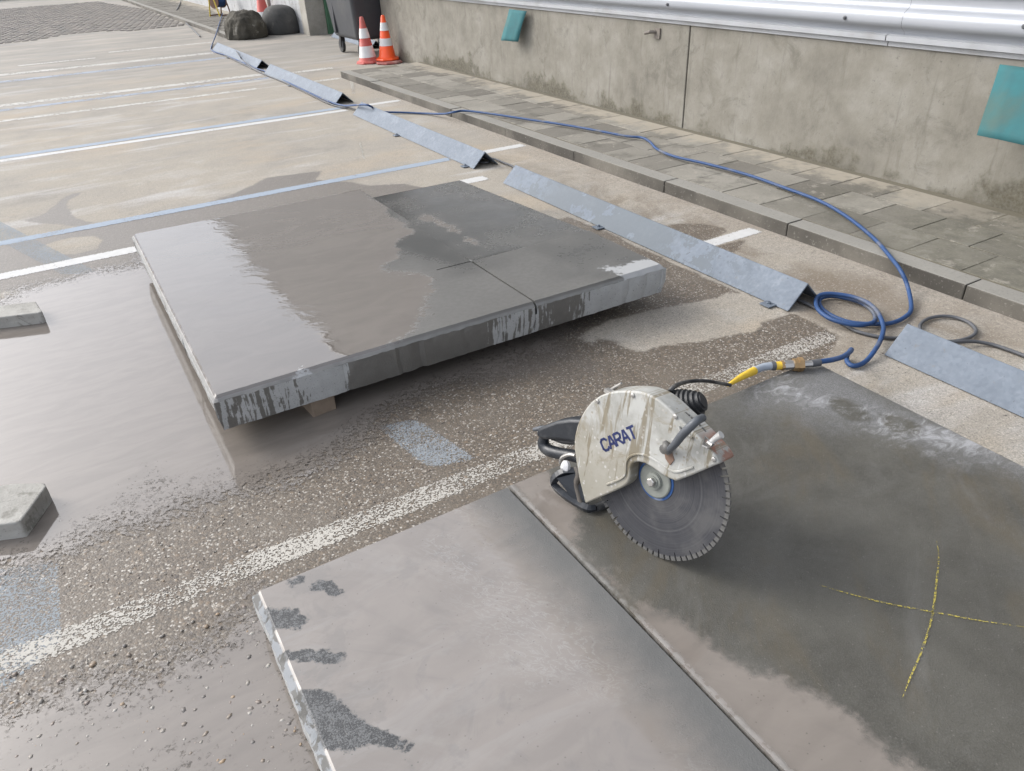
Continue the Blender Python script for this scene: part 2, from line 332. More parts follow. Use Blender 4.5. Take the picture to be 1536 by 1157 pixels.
def mat_slab_top(wide=True):
    m = M('wet_slab_top'); film = m.attr('film'); dark = m.attr('dark'); pale = m.attr('pale'); x, y, z = m.sep()
    nm = m.noise(5, 6, 0.62); nf = m.noise(45, 4, 0.6); g = m.noise(300, 3, 0.6); nb = m.noise(1.6, 4)
    st, mud, rip = mud_film_nodes(m, 0.72)
    conc = m.mix(m.noise(2.2, 5, 0.65), (0.078, 0.076, 0.070), (0.142, 0.138, 0.128))
    conc = m.mix(m.ss(nf, 0.35, 0.7, 0, 0.35), conc, (0.095, 0.092, 0.085))
    dk = m.ss(m.add(dark, m.add(m.mul(m.sub(m.noise(2.6, 5, 0.65), 0.5), 0.75), m.mul(m.sub(nf, 0.5), 0.02))), 0.24, -0.24)
    conc = m.mix(m.mul(dk, 0.9), conc, m.mix(nf, (0.026, 0.028, 0.027), (0.044, 0.046, 0.044)))
    f = m.ss(m.add(film, m.add(m.mul(m.sub(nm, 0.5), 0.3), m.mul(m.sub(nf, 0.5), 0.1))), 0.02, -0.02)
    p = m.ss(m.add(pale, m.add(m.mul(m.sub(nm, 0.5), 0.22), m.mul(m.sub(nf, 0.5), 0.14))), 0.015, -0.015)
    col = m.mix(f, conc, mud)
    # grey tide lines of cement scum where the film ends
    tide = m.mul(m.ss(m.mth('ABSOLUTE', m.add(film, m.add(m.mul(m.sub(nm, 0.5), 0.3), m.mul(m.sub(nf, 0.5), 0.1)))), 0.022, 0.0), m.ss(nf, 0.45, 0.6))
    col = m.mix(m.mul(tide, 0.3), col, (0.28, 0.275, 0.265))
    grv = m.attr('groove'); lip = m.attr('lip'); lp = m.ss(lip, 0.35, 0.65)
    col = m.mix(m.mul(lp, 0.8), col, m.mix(nf, (0.125, 0.125, 0.119), (0.195, 0.194, 0.187)))
    bits = m.ss(m.noise(30, 3, 0.5, m.map((1, 3, 1), rot=(0, 0, -0.2), loc=(2, 7, 0))), 0.735, 0.76); col = m.mix(m.mul(bits, 0.55), col, (0.08, 0.075, 0.07))
    col = m.mix(m.mul(p, 0.85), col, (0.34, 0.345, 0.345))
    col = m.mix(m.ss(grv, 0.2, 0.6), col, (0.03, 0.03, 0.028))
    nr = m.bump(rip, m.mixf(f, 0.04, 0.085), 0.016); nr = m.bump(g, m.mul(m.sub(1.0, m.mth('MAXIMUM', f, dk)), 0.12), 0.0012, nr)
    ro = m.mixf(f, m.mixf(dk, m.lin(nf, 0.3, 0.7, 0.32, 0.5), m.lin(nm, 0.3, 0.7, 0.12, 0.24)), m.lin(st, 0.3, 0.7, 0.01, 0.035))
    return m.bsdf(col, m.mixf(m.mth('MAXIMUM', m.mth('MAXIMUM', p, grv), lp), ro, 0.75), 0, nr, None, m.mixf(f, 0.5, 1.0))

def mat_slab_two():
    m = M('muddy_slab_top'); film = m.attr('film'); hole = m.attr('dark'); pale = m.attr('pale'); kerf = m.attr('kerf'); right = m.attr('right'); drier = m.attr('drier')
    x, y, z = m.sep(); nm = m.noise(5, 6, 0.62); nf = m.noise(48, 4, 0.62); g = m.noise(320, 3, 0.65); v = m.vor(150)
    wob = m.add(m.mul(m.sub(nm, 0.5), 0.16), m.mul(m.sub(nf, 0.5), 0.05))
    st, mud, rip = mud_film_nodes(m, 1.16); fl = m.noise(1.0, 5, 0.65, m.aniso(-0.75, 1.4, 6.5, 2.0), 0.9); mud = m.mix(m.ss(fl, 0.5, 0.72, 0, 0.4), mud, (0.235, 0.215, 0.192)); mud = m.mix(m.ss(fl, 0.45, 0.28, 0, 0.4), mud, (0.13, 0.118, 0.105))
    sw = m.noise(3.2, 5, 0.65, m.map((1, 2.4, 1), rot=(0, 0, -0.75)), 1.2)
    conc = m.mix(m.ss(nm, 0.3, 0.7), (0.054, 0.051, 0.042), (0.082, 0.078, 0.065))
    conc = m.mix(m.ss(sw, 0.45, 0.75, 0, 0.5), conc, (0.095, 0.092, 0.082))
    conc = m.mix(m.ss(g, 0.5, 0.68, 0, 0.42), conc, (0.115, 0.112, 0.102)); conc = m.mix(m.ss(g, 0.42, 0.3, 0, 0.5), conc, (0.03, 0.03, 0.027))
    conc = m.mix(m.ss(m.noise(1.0, 5, 0.65, m.aniso(0.9, 2.0, 6.0), 0.6), 0.52, 0.70, 0, 0.5), conc, (0.088, 0.072, 0.046)); conc = m.mix(m.ss(m.noise(1.0, 5, 0.65, m.aniso(0.75, 1.6, 5.0, 7.0), 0.8), 0.55, 0.72, 0, 0.45), conc, (0.125, 0.122, 0.112))
    dr = m.ss(m.add(drier, m.add(m.mul(m.sub(nm, 0.5), 0.4), m.mul(m.sub(nf, 0.5), 0.15))), 0.1, -0.16)
    conc = m.mix(m.mul(dr, 0.8), conc, m.mix(m.ss(g, 0.35, 0.65), (0.09, 0.09, 0.09), (0.19, 0.19, 0.19)))
    f = m.mixf(right, m.ss(m.add(film, wob), 0.012, -0.014), m.ss(m.add(film, m.mul(wob, 1.4)), 0.022, -0.03))
    soft = m.ss(m.add(m.mul(kerf, 1.0), m.add(m.mul(m.sub(nm, 0.5), 0.10), m.mul(m.sub(sw, 0.5), 0.10))), 0.02, 0.17)   # rinsed band beside the cut, left side
    f = m.mul(f, m.mth('MAXIMUM', soft, right))
    h = m.ss(m.add(hole, m.add(m.mul(m.sub(nm, 0.5), 0.05), m.mul(m.sub(nf, 0.5), 0.045))), 0.004, -0.004)
    f = m.mul(f, m.sub(1.0, h))
    rins = m.mix(nm, (0.075, 0.076, 0.073), (0.125, 0.124, 0.118))
    base = m.mix(right, rins, conc)
    holec = m.mix(m.ss(m.add(m.mul(g, 0.6), m.mul(nf, 0.4)), 0.47, 0.56), (0.032, 0.033, 0.034), (0.11, 0.112, 0.113))
    base = m.mix(h, base, holec)
    dryb = m.mix(m.ss(m.noise(7, 6, 0.7, None, 0.8), 0.52, 0.62, 0, 0.30), mud, (0.12, 0.113, 0.104))
    mudc = m.mix(right, m.mix(m.ss(m.sub(1.35, x), 0.45, 0.85, 1, 0), dryb, mud), mud)
    scum = m.ss(m.noise(3.5, 6, 0.68, m.map((1, 2.6, 1), rot=(0, 0, -0.6)), 0.9), 0.5, 0.64)
    mudc = m.mix(m.mul(m.mul(scum, 0.16), m.sub(1.0, right)), mudc, (0.27, 0.262, 0.25))
    wr = m.ss(m.mth('ABSOLUTE', m.sub(m.noise(1.0, 5, 0.62, m.aniso(-0.95, 16.0, 38.0), 1.6), 0.5)), 0.035, 0.0); wz = m.mul(m.mul(m.ss(kerf, 0.06, 0.14), m.ss(kerf, 0.40, 0.24)), m.mul(m.sub(1.0, right), m.ss(m.noise(3.0, 4), 0.46, 0.6)))
    mudc = m.mix(m.mul(m.mul(wr, wz), 0.55), mudc, (0.27, 0.26, 0.245))
    pores = m.mul(m.ss(m.sep(v.outputs['Color'])[0], 0.955, 0.965), m.ss(v.outputs['Distance'], 0.34, 0.22)); mudc = m.mix(m.mul(pores, 0.5), mudc, (0.075, 0.068, 0.06))
    base = m.mix(m.mul(pores, 0.3), base, (0.20, 0.19, 0.17))
    col = m.mix(f, base, mudc)
    p = m.ss(m.add(pale, m.add(m.mul(m.sub(m.noise(14, 6, 0.72, m.map((1, 1.8, 1)), 1.2), 0.5), 0.5), m.mul(m.sub(g, 0.5), 0.25))), 0.06, -0.10)
    col = m.mix(m.mul(m.mul(p, 0.6), right), col, (0.40, 0.405, 0.415))
    grv = m.ss(kerf, 0.0042, 0.0036); col = m.mix(grv, col, (0.02, 0.02, 0.019))
    edge = m.mul(m.mul(right, m.ss(kerf, 0.022, 0.010)), m.ss(nf, 0.35, 0.6)); col = m.mix(m.mul(edge, 0.5), col, (0.25, 0.24, 0.225))
    elip = m.ss(m.sub(x, 0.078), 0.020, 0.014); col = m.mix(elip, col, m.mix(m.ss(m.noise(1.0, 4, 0.6, m.n('ShaderNodeCombineXYZ', {0: m.mul(x, 30.0), 1: m.mul(y, 22.0), 2: 0.0}).outputs[0], 0.4), 0.46, 0.52), (0.075, 0.073, 0.067), (0.165, 0.175, 0.184)))
    nr = m.bump(rip, m.mul(f, 0.045), 0.014); nr = m.bump(m.add(g, m.mul(nf, 0.8)), m.mixf(f, 0.5, 0.015), 0.0022, nr)
    ro = m.mixf(f, m.mixf(dr, m.lin(nf, 0.3, 0.7, 0.36, 0.6), 0.8), m.lin(st, 0.25, 0.75, 0.02, 0.10)); ro = m.mixf(m.mth('MAXIMUM', m.mth('MAXIMUM', grv, edge), elip), ro, 0.8)
    return m.bsdf(col, ro, 0, nr, None, m.mixf(f, 0.5, 1.0))

def mat_slab_side(name, stops, axis=0, x0=0.0, x1=1.0):
    m = M(name); x, y, z = m.sep(); u = (x, y)[axis]
    t = m.lin(u, x0, x1); amt = m.ramp(t, stops)
    v = m.n('ShaderNodeCombineXYZ', {0: m.mul(u, 58.0), 1: m.mul(z, 6.0), 2: 0.0}).outputs[0]
    n = m.noise(1.0, 4, 0.6, v); n2 = m.noise(24, 5, 0.65); gz = m.noise(150, 3, 0.6)
    k = m.add(n, m.mul(m.sub(n2, 0.5), 0.35))
    lightf = m.ss(m.add(k, m.sub(amt, 0.5)), 0.48, 0.52)
    dark = m.mix(n2, (0.098, 0.094, 0.085), (0.15, 0.144, 0.132)); lite = m.mix(n2, (0.27, 0.275, 0.27), (0.40, 0.405, 0.40))
    lite = m.mix(m.ss(gz, 0.62, 0.7), lite, (0.14, 0.14, 0.135))
    col = m.mix(lightf, dark, lite)
    return m.bsdf(col, m.mixf(lightf, 0.45, 0.88), 0, m.bump(m.add(gz, m.mul(n2, 1.2)), 0.4, 0.004))

def mat_galv(name='galvanised_steel', wetmark=False):
    m = M(name); x, y, z = m.sep(); n = m.noise(9, 5, 0.6); n2 = m.noise(60, 4, 0.6); v = m.vor(70); c = m.sep(v.outputs['Color'])
    col = m.mix(n, (0.108, 0.128, 0.155), (0.185, 0.212, 0.247)); col = m.mix(m.mul(c[0], 0.35), col, (0.095, 0.112, 0.134))
    col = m.mix(m.ss(m.noise(6, 6, 0.72), 0.54, 0.74, 0, 0.45), col, (0.235, 0.262, 0.295))
    ro = m.lin(n2, 0.3, 0.7, 0.55, 0.8)
    col = m.mix(m.ss(m.noise(17, 6, 0.75, None, 0.5), 0.60, 0.70, 0, 0.55), col, (0.15, 0.135, 0.11)); col = m.mix(m.ss(m.noise(70, 3, 0.6), 0.68, 0.72, 0, 0.5), col, (0.06, 0.06, 0.06))
    if wetmark:
        wv = m.ss(m.add(m.noise(11, 5, 0.68), m.mul(m.noise(38, 3, 0.6), 0.22)), 0.62, 0.64); lim = m.mul(m.ss(y, 0.1, 0.7), m.ss(y, 2.6, 2.2))
        big = m.mul(m.ss(m.add(m.noise(5, 4, 0.6), m.mul(lim, 0.16)), 0.56, 0.585), m.mul(m.ss(y, 0.75, 1.0), m.ss(y, 2.3, 1.9)))
        k = m.mth('MAXIMUM', m.mul(wv, lim), big); col = m.mix(m.mul(k, 0.75), col, (0.068, 0.082, 0.094)); ro = m.mixf(k, ro, 0.55)
    return m.bsdf(col, ro, 0.15, m.bump(m.add(n2, n), 0.12, 0.003), None, 0.3)

def mat_wall():
    m = M('old_concrete_wall'); x, y, z = m.sep(); n = m.noise(1.6, 6, 0.62); n2 = m.noise(7, 6, 0.66); nf = m.noise(55, 4, 0.65)
    col = m.ramp(m.add(m.mul(n, 0.6), m.mul(n2, 0.4)), [(0.3, (0.130, 0.121, 0.101)), (0.48, (0.20, 0.187, 0.156)), (0.7, (0.278, 0.266, 0.236))])
    pit = m.ss(m.noise(75, 3, 0.7), 0.655, 0.70); col = m.mix(m.mul(pit, m.ss(n2, 0.4, 0.6, 0.15, 0.75)), col, (0.085, 0.08, 0.07))
    col = m.mix(m.ss(m.noise(3.4, 6, 0.75, m.map((1, 1, 1), loc=(0, 3, 8)), 0.8), 0.52, 0.68, 0, 0.6), col, (0.115, 0.107, 0.088))
    spt = m.ss(m.noise(32, 5, 0.75), 0.60, 0.66); col = m.mix(m.mul(spt, m.ss(m.noise(2.5, 3), 0.4, 0.6, 0.1, 0.6)), col, (0.10, 0.096, 0.085))
    drip = m.noise(1.0, 4, 0.6, m.n('ShaderNodeCombineXYZ', {0: 0.0, 1: m.mul(y, 14.0), 2: m.mul(z, 1.6)}).outputs[0])
    col = m.mix(m.ss(drip, 0.55, 0.75, 0, 0.55), col, (0.115, 0.105, 0.085))
    hgt = m.add(m.sub(z, 0.075), m.add(m.mul(m.sub(n2, 0.5), -0.5), m.mul(m.sub(m.noise(1.4, 4, 0.65), 0.5), -0.9)))
    alg = m.ss(hgt, 0.13, -0.03); col = m.mix(m.mul(alg, m.lin(nf, 0.3, 0.7, 0.45, 0.95)), col, m.mix(m.noise(12, 4), (0.035, 0.033, 0.022), (0.10, 0.086, 0.052)))
    return m.bsdf(col, 0.9, 0, m.bump(m.add(m.mul(n2, 1.0), m.add(nf, m.mul(pit, -1.0))), 0.35, 0.005))

def mat_tile():
    m = M('paving_concrete'); rnd = m.n('ShaderNodeObjectInfo').outputs['Random']; geo = m.n('ShaderNodeNewGeometry').outputs['Position']; x, y, z = m.sep(geo)
    n = m.noise(2.2, 6, 0.66, geo); nf = m.noise(70, 4, 0.65, geo); nm = m.noise(9, 5, 0.65, geo)
    c = m.ramp(m.add(m.mul(rnd, 0.55), m.mul(n, 0.45)), [(0.25, (0.118, 0.108, 0.09)), (0.5, (0.172, 0.160, 0.134)), (0.75, (0.235, 0.22, 0.187))])
    near = m.ss(m.add(y, m.mul(m.sub(n, 0.5), 3.5)), 3.4, 1.6)
    c = m.mix(m.mul(near, 0.7), c, m.ramp(nm, [(0.3, (0.055, 0.052, 0.038)), (0.55, (0.125, 0.118, 0.088)), (0.72, (0.22, 0.21, 0.175))]))
    c = m.mix(m.ss(nf, 0.55, 0.75, 0, 0.4), c, (0.28, 0.265, 0.235)); c = m.mix(m.ss(nf, 0.45, 0.3, 0, 0.4), c, (0.08, 0.075, 0.065))
    c = m.mix(m.ss(m.noise(4.5, 6, 0.72, geo), 0.5, 0.66, 0, 0.6), c, (0.085, 0.08, 0.064))
    c = m.mix(m.ss(m.noise(6, 6, 0.75, m.map((1, 1, 1), geo, loc=(5, 2, 0)), 0.6), 0.56, 0.66, 0, 0.55), c, (0.30, 0.275, 0.23))
    sandm = m.mul(m.ss(m.add(x, m.add(m.mul(m.sub(nm, 0.5), 0.75), m.mul(m.sub(n, 0.5), 0.8))), 4.22, 4.46), m.ss(y, 1.2, 3.2))
    c = m.mix(m.mul(sandm, 0.75), c, (0.32, 0.285, 0.225))
    return m.bsdf(c, 0.92, 0, m.bump(m.add(nf, m.mul(nm, 0.7)), 0.4, 0.003))

def mat_conc(name, a, b, dirt=None, amt=0.4, scale=14):
    m = M(name); n = m.noise(scale*0.35, 6, 0.65); nf = m.noise(scale*5, 4, 0.65); c = m.mix(m.ss(n, 0.3, 0.7), a, b)
    c = m.mix(m.ss(nf, 0.58, 0.72, 0, 0.6), c, tuple(q*0.45 for q in a))
    if dirt: c = m.mix(m.ss(m.noise(scale*0.6, 5, 0.7, None, 0.5), 0.66-amt*0.3, 0.72-amt*0.2, 0, 0.85), c, dirt)
    return m.bsdf(c, 0.9, 0, m.bump(m.add(nf, n), 0.5, 0.006))

MT = {}
MT['ground'] = mat_ground(); MT['puddle'] = mat_puddle()
MT['white'] = mat_paint('worn_white_paint', (0.46, 0.437, 0.39), 0.56, 1.8); MT['white_ok'] = mat_paint('white_paint', (0.55, 0.545, 0.53), 0.25, 1.2)
MT['blue'] = mat_paint('pale_blue_paint', (0.29, 0.34, 0.40), 0.25, 1.2); MT['blue_worn'] = mat_paint('faded_blue_paint', (0.30, 0.335, 0.36), 0.56, 2.2, 0.75)
MT['white_far'] = mat_paint('thin_white_paint', (0.5, 0.485, 0.45), 0.42, 0.35); MT['blue_far'] = mat_paint('thin_blue_paint', (0.31, 0.345, 0.40), 0.42, 0.35)
MT['galv'] = mat_galv(); MT['galv_wet'] = mat_galv('splashed_galvanised_steel', True)
MT['wall'] = mat_wall(); MT['tile'] = mat_tile()
MT['kerb'] = mat_conc('kerb_concrete', (0.165, 0.156, 0.136), (0.25, 0.235, 0.205), (0.09, 0.085, 0.065), 0.3)
m = M('kerb_concrete_pale_top'); ng = m.n('ShaderNodeNewGeometry'); geo = ng.outputs['Position']; nz = m.sep(ng.outputs['Normal'])[2]; n = m.noise(3, 6, 0.65, geo); nf = m.noise(65, 4, 0.65, geo); dn = m.noise(1.3, 4, 0.6, geo)
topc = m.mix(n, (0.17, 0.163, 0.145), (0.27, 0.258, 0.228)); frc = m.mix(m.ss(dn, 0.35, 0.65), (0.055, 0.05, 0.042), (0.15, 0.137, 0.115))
c_ = m.mix(m.ss(nz, 0.5, 0.8), frc, topc); c_ = m.mix(m.ss(nf, 0.55, 0.72, 0, 0.5), c_, (0.08, 0.076, 0.066)); c_ = m.mix(m.ss(nf, 0.42, 0.3, 0, 0.4), c_, (0.30, 0.285, 0.255))  # upward faces get the paler mix, side faces the darker one
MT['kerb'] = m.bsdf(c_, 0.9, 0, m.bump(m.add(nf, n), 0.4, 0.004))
MT['joint'] = simple('sandy_joint', (0.12, 0.108, 0.078), 0.95, scale=60, bump=0.4)
MT['timber'] = simple('wet_timber', (0.20, 0.155, 0.115), 0.6, scale=30, var=0.35)
MT['white_wall'] = mat_conc('white_rendered_wall', (0.31, 0.315, 0.32), (0.42, 0.425, 0.43), (0.17, 0.165, 0.14), 0.3, 6)
MT['pillar'] = mat_conc('bare_concrete', (0.26, 0.245, 0.21), (0.36, 0.34, 0.30), None, 0, 10)
MT['green'] = simple('green_paint', (0.055, 0.135, 0.075), 0.5, scale=12)
MT['black_rubber'] = simple('black_rubber', (0.018, 0.019, 0.021), 0.55, scale=40, dirt=(0.13, 0.125, 0.115), dirt_amt=0.3)
MT['dark_plastic'] = simple('dirty_dark_plastic', (0.012, 0.015, 0.020), 0.42, scale=60, dirt=(0.06, 0.062, 0.064), dirt_amt=0.25)
MT['steel'] = simple('worn_steel', (0.42, 0.41, 0.39), 0.4, 0.85, scale=40)
MT['brass'] = simple('tarnished_brass', (0.33, 0.22, 0.11), 0.45, 0.6, scale=50)
MT['yellow'] = simple('yellow_rubber', (0.62, 0.41, 0.035), 0.5, scale=40)
MT['blue_hose'] = simple('blue_hose', (0.014, 0.05, 0.145), 0.6, scale=25, var=0.25, dirt=(0.12, 0.125, 0.135), dirt_amt=0.28)
MT['grey_cable'] = simple('grey_cable', (0.075, 0.078, 0.085), 0.6, scale=30)
MT['far_hose'] = MT['blue_hose']

# ================================================================== ground sheet
def axis(fine0, fine1, step, lo, hi, grow=1.25):
    a = list(np.arange(fine0, fine1+1e-6, step)); s = step
    while a[-1] < hi: s *= grow; a.append(min(a[-1]+s, hi))
    s = step
    while a[0] > lo: s *= grow; a.insert(0, max(a[0]-s, lo))
    return np.array(a)
gx = axis(-2.0, 3.5, 0.03, -45, 45); gy = axis(-0.8, 7.0, 0.03, -30, 110)
GX, GY = np.meshgrid(gx, gy)
damp = sdf(poly([(-900, 330), (0, 371), (110, 347), (230, 318), (296, 308), (345, 294), (398, 267), (418, 264), (482, 257), (474, 270), (527, 274), (553, 279), (603, 276), (640, 282), (700, 290), (765, 303), (809, 327), (830, 331), (849, 325),
    (905, 345), (960, 372), (1075, 425), (1160, 460), (1190, 470), (1262, 505), (1225, 545), (1330, 640), (1500, 800), (1536, 1300), (600, 1500), (-900, 1500)]), GX, GY)
for isl in ([(52, 374), (80, 364), (105, 357), (140, 355), (152, 361), (146, 373), (118, 381), (80, 382)], [(-60, 442), (0, 441), (20, 436), (31, 438), (24, 443), (0, 447), (-60, 450)],
            [(863, 506), (908, 484), (950, 472), (1000, 460), (1077, 448), (1093, 438), (1127, 444), (1183, 470), (1142, 483), (1134, 497), (1087, 505), (1045, 515), (1000, 518), (958, 527), (935, 520), (925, 510), (896, 508), (890, 519)]):
    damp = np.maximum(damp, -sdf(poly(isl), GX, GY))
for ext in ([(35, 331), (60, 325), (76, 315), (92, 299), (108, 291), (124, 288), (116, 294), (103, 301), (98, 312), (108, 322), (122, 331), (142, 335), (118, 340), (88, 336), (60, 334)],
            [(985, 345), (1002, 338), (1022, 335), (1056, 337), (1079, 341), (1096, 347), (1050, 366)], [(1070, 372), (1112, 359), (1122, 361), (1106, 375), (1090, 383)]):
    damp = np.minimum(damp, sdf(poly(ext), GX, GY))
half = sdf(poly([(1165, 385), (1250, 395), (1340, 425), (1400, 455), (1400, 475), (1340, 500), (1290, 545), (1225, 545), (1262, 505), (1190, 470), (1225, 440)]), GX, GY)
half = np.minimum(half, sdf(poly([(1225, 545), (1300, 560), (1330, 590), (1300, 590)]), GX, GY))
g = heightgrid('ground', gx, gy, lambda X, Y: X*0, {'damp': np.clip(damp, -2, 2), 'half': np.clip(half, -2, 2)}, mats=[MT['ground']])
tag(g, kind='structure')

# puddles of cutting slurry
px_, py_ = np.arange(-2.6, 2.5, 0.03), np.arange(-0.9, 5.2, 0.03); PX, PY = np.meshgrid(px_, py_)
pa = sdf(poly([(-700, 470), (0, 452), (60, 424), (110, 418), (150, 405), (208, 400), (215, 380), (420, 430), (900, 430), (905, 470), (862, 508), (880, 535), (905, 560), (880, 578), (800, 572), (740, 570), (680, 577), (628, 593), (601, 610), (553, 647), (518, 682), (438, 716), (361, 738), (258, 764), (170, 792), (93, 828), (60, 845), (-700, 940)]), PX, PY)
pb = sdf(poly([(-600, 1110), (0, 1062), (103, 1036), (232, 1009), (310, 973), (376, 905), (440, 920), (640, 1400), (-600, 1500)]), PX, PY)
pm = np.minimum(pa, pb)
thin = np.minimum(np.minimum(pb+0.52, sdf(poly([(60, 790), (250, 700), (420, 690), (480, 690), (360, 745), (170, 795)]), PX, PY)+0.32), sdf(poly([(780, 545), (905, 500), (920, 590), (800, 590)]), PX, PY)+0.02)
kp = lambda xc, yc: np.minimum(sdf(poly([(-700, 470), (0, 440), (110, 400), (208, 380), (900, 420), (930, 510), (930, 600), (620, 620), (361, 760), (93, 850), (-700, 980)]), xc, yc), sdf(poly([(-600, 1080), (0, 1030), (232, 980), (376, 880), (640, 1400), (-600, 1500)]), xc, yc)) < 0.06
pd = heightgrid('puddle', px_, py_, lambda X, Y: X*0+0.0032, {'mud': pm, 'thin': thin}, keep=kp, mats=[MT['puddle']])
tag(pd, kind='structure')

# painted lines (sheets 4 mm above the tarmac)
def sheet(name, quad, mat, z=0.004, nsub=None):
    a, b, c, d = [np.array(q, float) for q in quad]; Lx = max(np.linalg.norm(b-a), 1e-3); Ly = max(np.linalg.norm(d-a), 1e-3)
    nu, nv = (max(2, min(220, int(Lx/0.04))), max(4, min(40, int(Ly/0.015)))); V = []; F = []; E_ = []
    for j in range(nv+1):
        for i in range(nu+1):
            u, v = i/nu, j/nv; p = (a*(1-u)+b*u)*(1-v)+(d*(1-u)+c*u)*v; V.append((p[0], p[1], z)); E_.append(min(v*Ly, (1-v)*Ly, u*Lx, (1-u)*Lx))
    for j in range(nv):
        for i in range(nu): k = j*(nu+1)+i; F.append((k, k+1, k+nu+2, k+nu+1))
    me = bpy.data.meshes.new(name); me.from_pydata(V, [], F); me.materials.append(mat)
    me.attributes.new('edge', 'FLOAT', 'POINT').data.foreach_set('value', E_)
    ob = bpy.data.objects.new(name, me); C.objects.link(ob); tag(ob, kind='structure'); return ob
def line(x0, x1, y0, y1, mat, z=0.0014, dy=0.0): return sheet('painted_line', [(x0, y0), (x1, y0+dy), (x1, y1+dy), (x0, y1)], MT[mat], z)
line(-4, 2.635, 1.718, 1.828, 'white')
line(-6, 2.627, 4.79, 4.905, 'white_ok', dy=-0.02)
line(-6, 2.655, 5.425, 5.53, 'blue')
line(-8, 2.70, 7.90, 8.005, 'white_ok'); line(-8, 2.70, 8.012, 8.13, 'blue', dy=0.03)
line(-9, 2.30, 9.95, 10.07, 'white_far'); line(2.98, 3.36, 9.93, 10.05, 'white_far')
line(-9, 2.66, 11.01, 11.20, 'white_far'); line(-9, 2.66, 10.67, 10.83, 'blue_far'); line(2.95, 3.6, 10.85, 11.0, 'white_far')
line(-9, 2.68, 13.98, 14.2, 'white_far'); line(-9, 2.66, 13.2, 13.4, 'blue_far')
line(1.2, 3.0, 15.65, 15.78, 'white_far'); line(-0.2, 0.95, 15.0, 15.12, 'white_far')
for yy, x0, x1 in ((2.88, 2.90, 3.345), (5.48, 2.90, 3.355), (8.05, 2.88, 3.35)): line(x0, x1, yy-0.05, yy+0.05, 'white_ok')
for (qa, qb, wd) in (((537, 214), (543, 240), 0.035), ((523, 118), (527, 142), 0.06)):
    a, b = at(*qa)[:2], at(*qb)[:2]; nrm = np.array([1, 0.])*wd
    sheet('paint_smear', [a, a+nrm, b+nrm, b], MT['white'], 0.0018)
for q in ([(-30, 316), (154, 412), (92, 412), (-30, 346)], [(-40, 858), (93, 838), (97, 962), (-40, 1080)], [(560, 640), (625, 626), (722, 690), (640, 705)]):
    sheet('faded_blue_mark', [at(*p)[:2] for p in q], MT['blue_worn'], 0.0008)

# ================================================================== kerb and pavement
KZ = 0.076
kerb = MB().box((3.40, -4, -0.2), (3.50, 10.0, KZ-0.02)).build('kerb', MT['joint']); tag(kerb, kind='structure')
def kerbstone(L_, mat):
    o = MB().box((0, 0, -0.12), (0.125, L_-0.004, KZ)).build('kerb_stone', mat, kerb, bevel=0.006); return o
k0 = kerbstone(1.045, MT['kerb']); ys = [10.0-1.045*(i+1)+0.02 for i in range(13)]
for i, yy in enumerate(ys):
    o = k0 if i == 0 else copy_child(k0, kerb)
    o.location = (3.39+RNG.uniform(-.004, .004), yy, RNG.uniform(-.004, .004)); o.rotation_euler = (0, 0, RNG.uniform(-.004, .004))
bed = MB().box((3.515, -4, -0.1), (4.56, 10.05, KZ-0.0095)).build('pavement', MT['joint']); tag(bed, kind='structure')
t0 = MB().box((-0.157, -0.157, -0.05), (0.157, 0.157, 0), taper=0.001).build('paving_tile', MT['tile'], bed, bevel=0.003)
first = True
for r in range(3):
    yy = -2.2+(r % 2)*0.158
    while yy < 9.95:
        o = t0 if first else copy_child(t0, bed); first = False
        tilt = 0.004 if yy > 2.6 else 0.012
        o.location = (3.70+0.318*r+RNG.uniform(-.002, .002), yy, KZ-0.006+RNG.uniform(-.0012, .0012)); o.rotation_euler = (RNG.uniform(-tilt, tilt), RNG.uniform(-tilt, tilt), RNG.uniform(-.008, .008))
        yy += 0.318
# farther stretch beyond the gateway
far_k = MB(); yy = 15.9
while yy < 60: far_k.box((3.30, yy, -0.1), (3.42, yy+1.03, 0.07)); yy += 1.045
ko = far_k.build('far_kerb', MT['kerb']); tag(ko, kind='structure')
fp = MB()
for r in range(4):
    yy = 15.9+(r % 2)*0.16
    while yy < 45: fp.box((3.44+0.318*r, yy, -0.05), (3.745+0.318*r, yy+0.305, 0.066+RNG.uniform(-.004, .004))); yy += 0.318
fo = fp.build('far_pavement', MT['tile']); tag(fo, kind='structure')
# herringbone-worn cobbles of the lane at the far end
cb = MB(); ca, sa = math.cos(0.12), math.sin(0.12)
for i in range(60):
    for j in range(58):
        X0, Y0 = -5.5+i*0.155+(j % 2)*0.075, 19.5+j*0.21
        x, y = X0*ca-Y0*sa+2.6, X0*sa+Y0*ca
        if x > 3.25 or y < 18.9+1.2*math.sin(x*1.3): continue
        h = 0.012+RNG.uniform(-.004, .004); cb.box((x-.068, y-.092, -.02), (x+.068, y+.092, h), taper=0.008)
m = M('cobble_stone'); n = m.noise(3, 5, 0.7); nf = m.noise(25, 4)
MT['cobble'] = m.bsdf(m.mix(m.ss(n, 0.35, 0.65), (0.105, 0.098, 0.09), (0.20, 0.178, 0.152)), 0.85, 0, m.bump(nf, 0.3, 0.005))
co = cb.build('cobbles', MT['cobble']); tag(co, 'worn grey cobbles paving the lane at the far end', 'cobbles', kind='stuff')

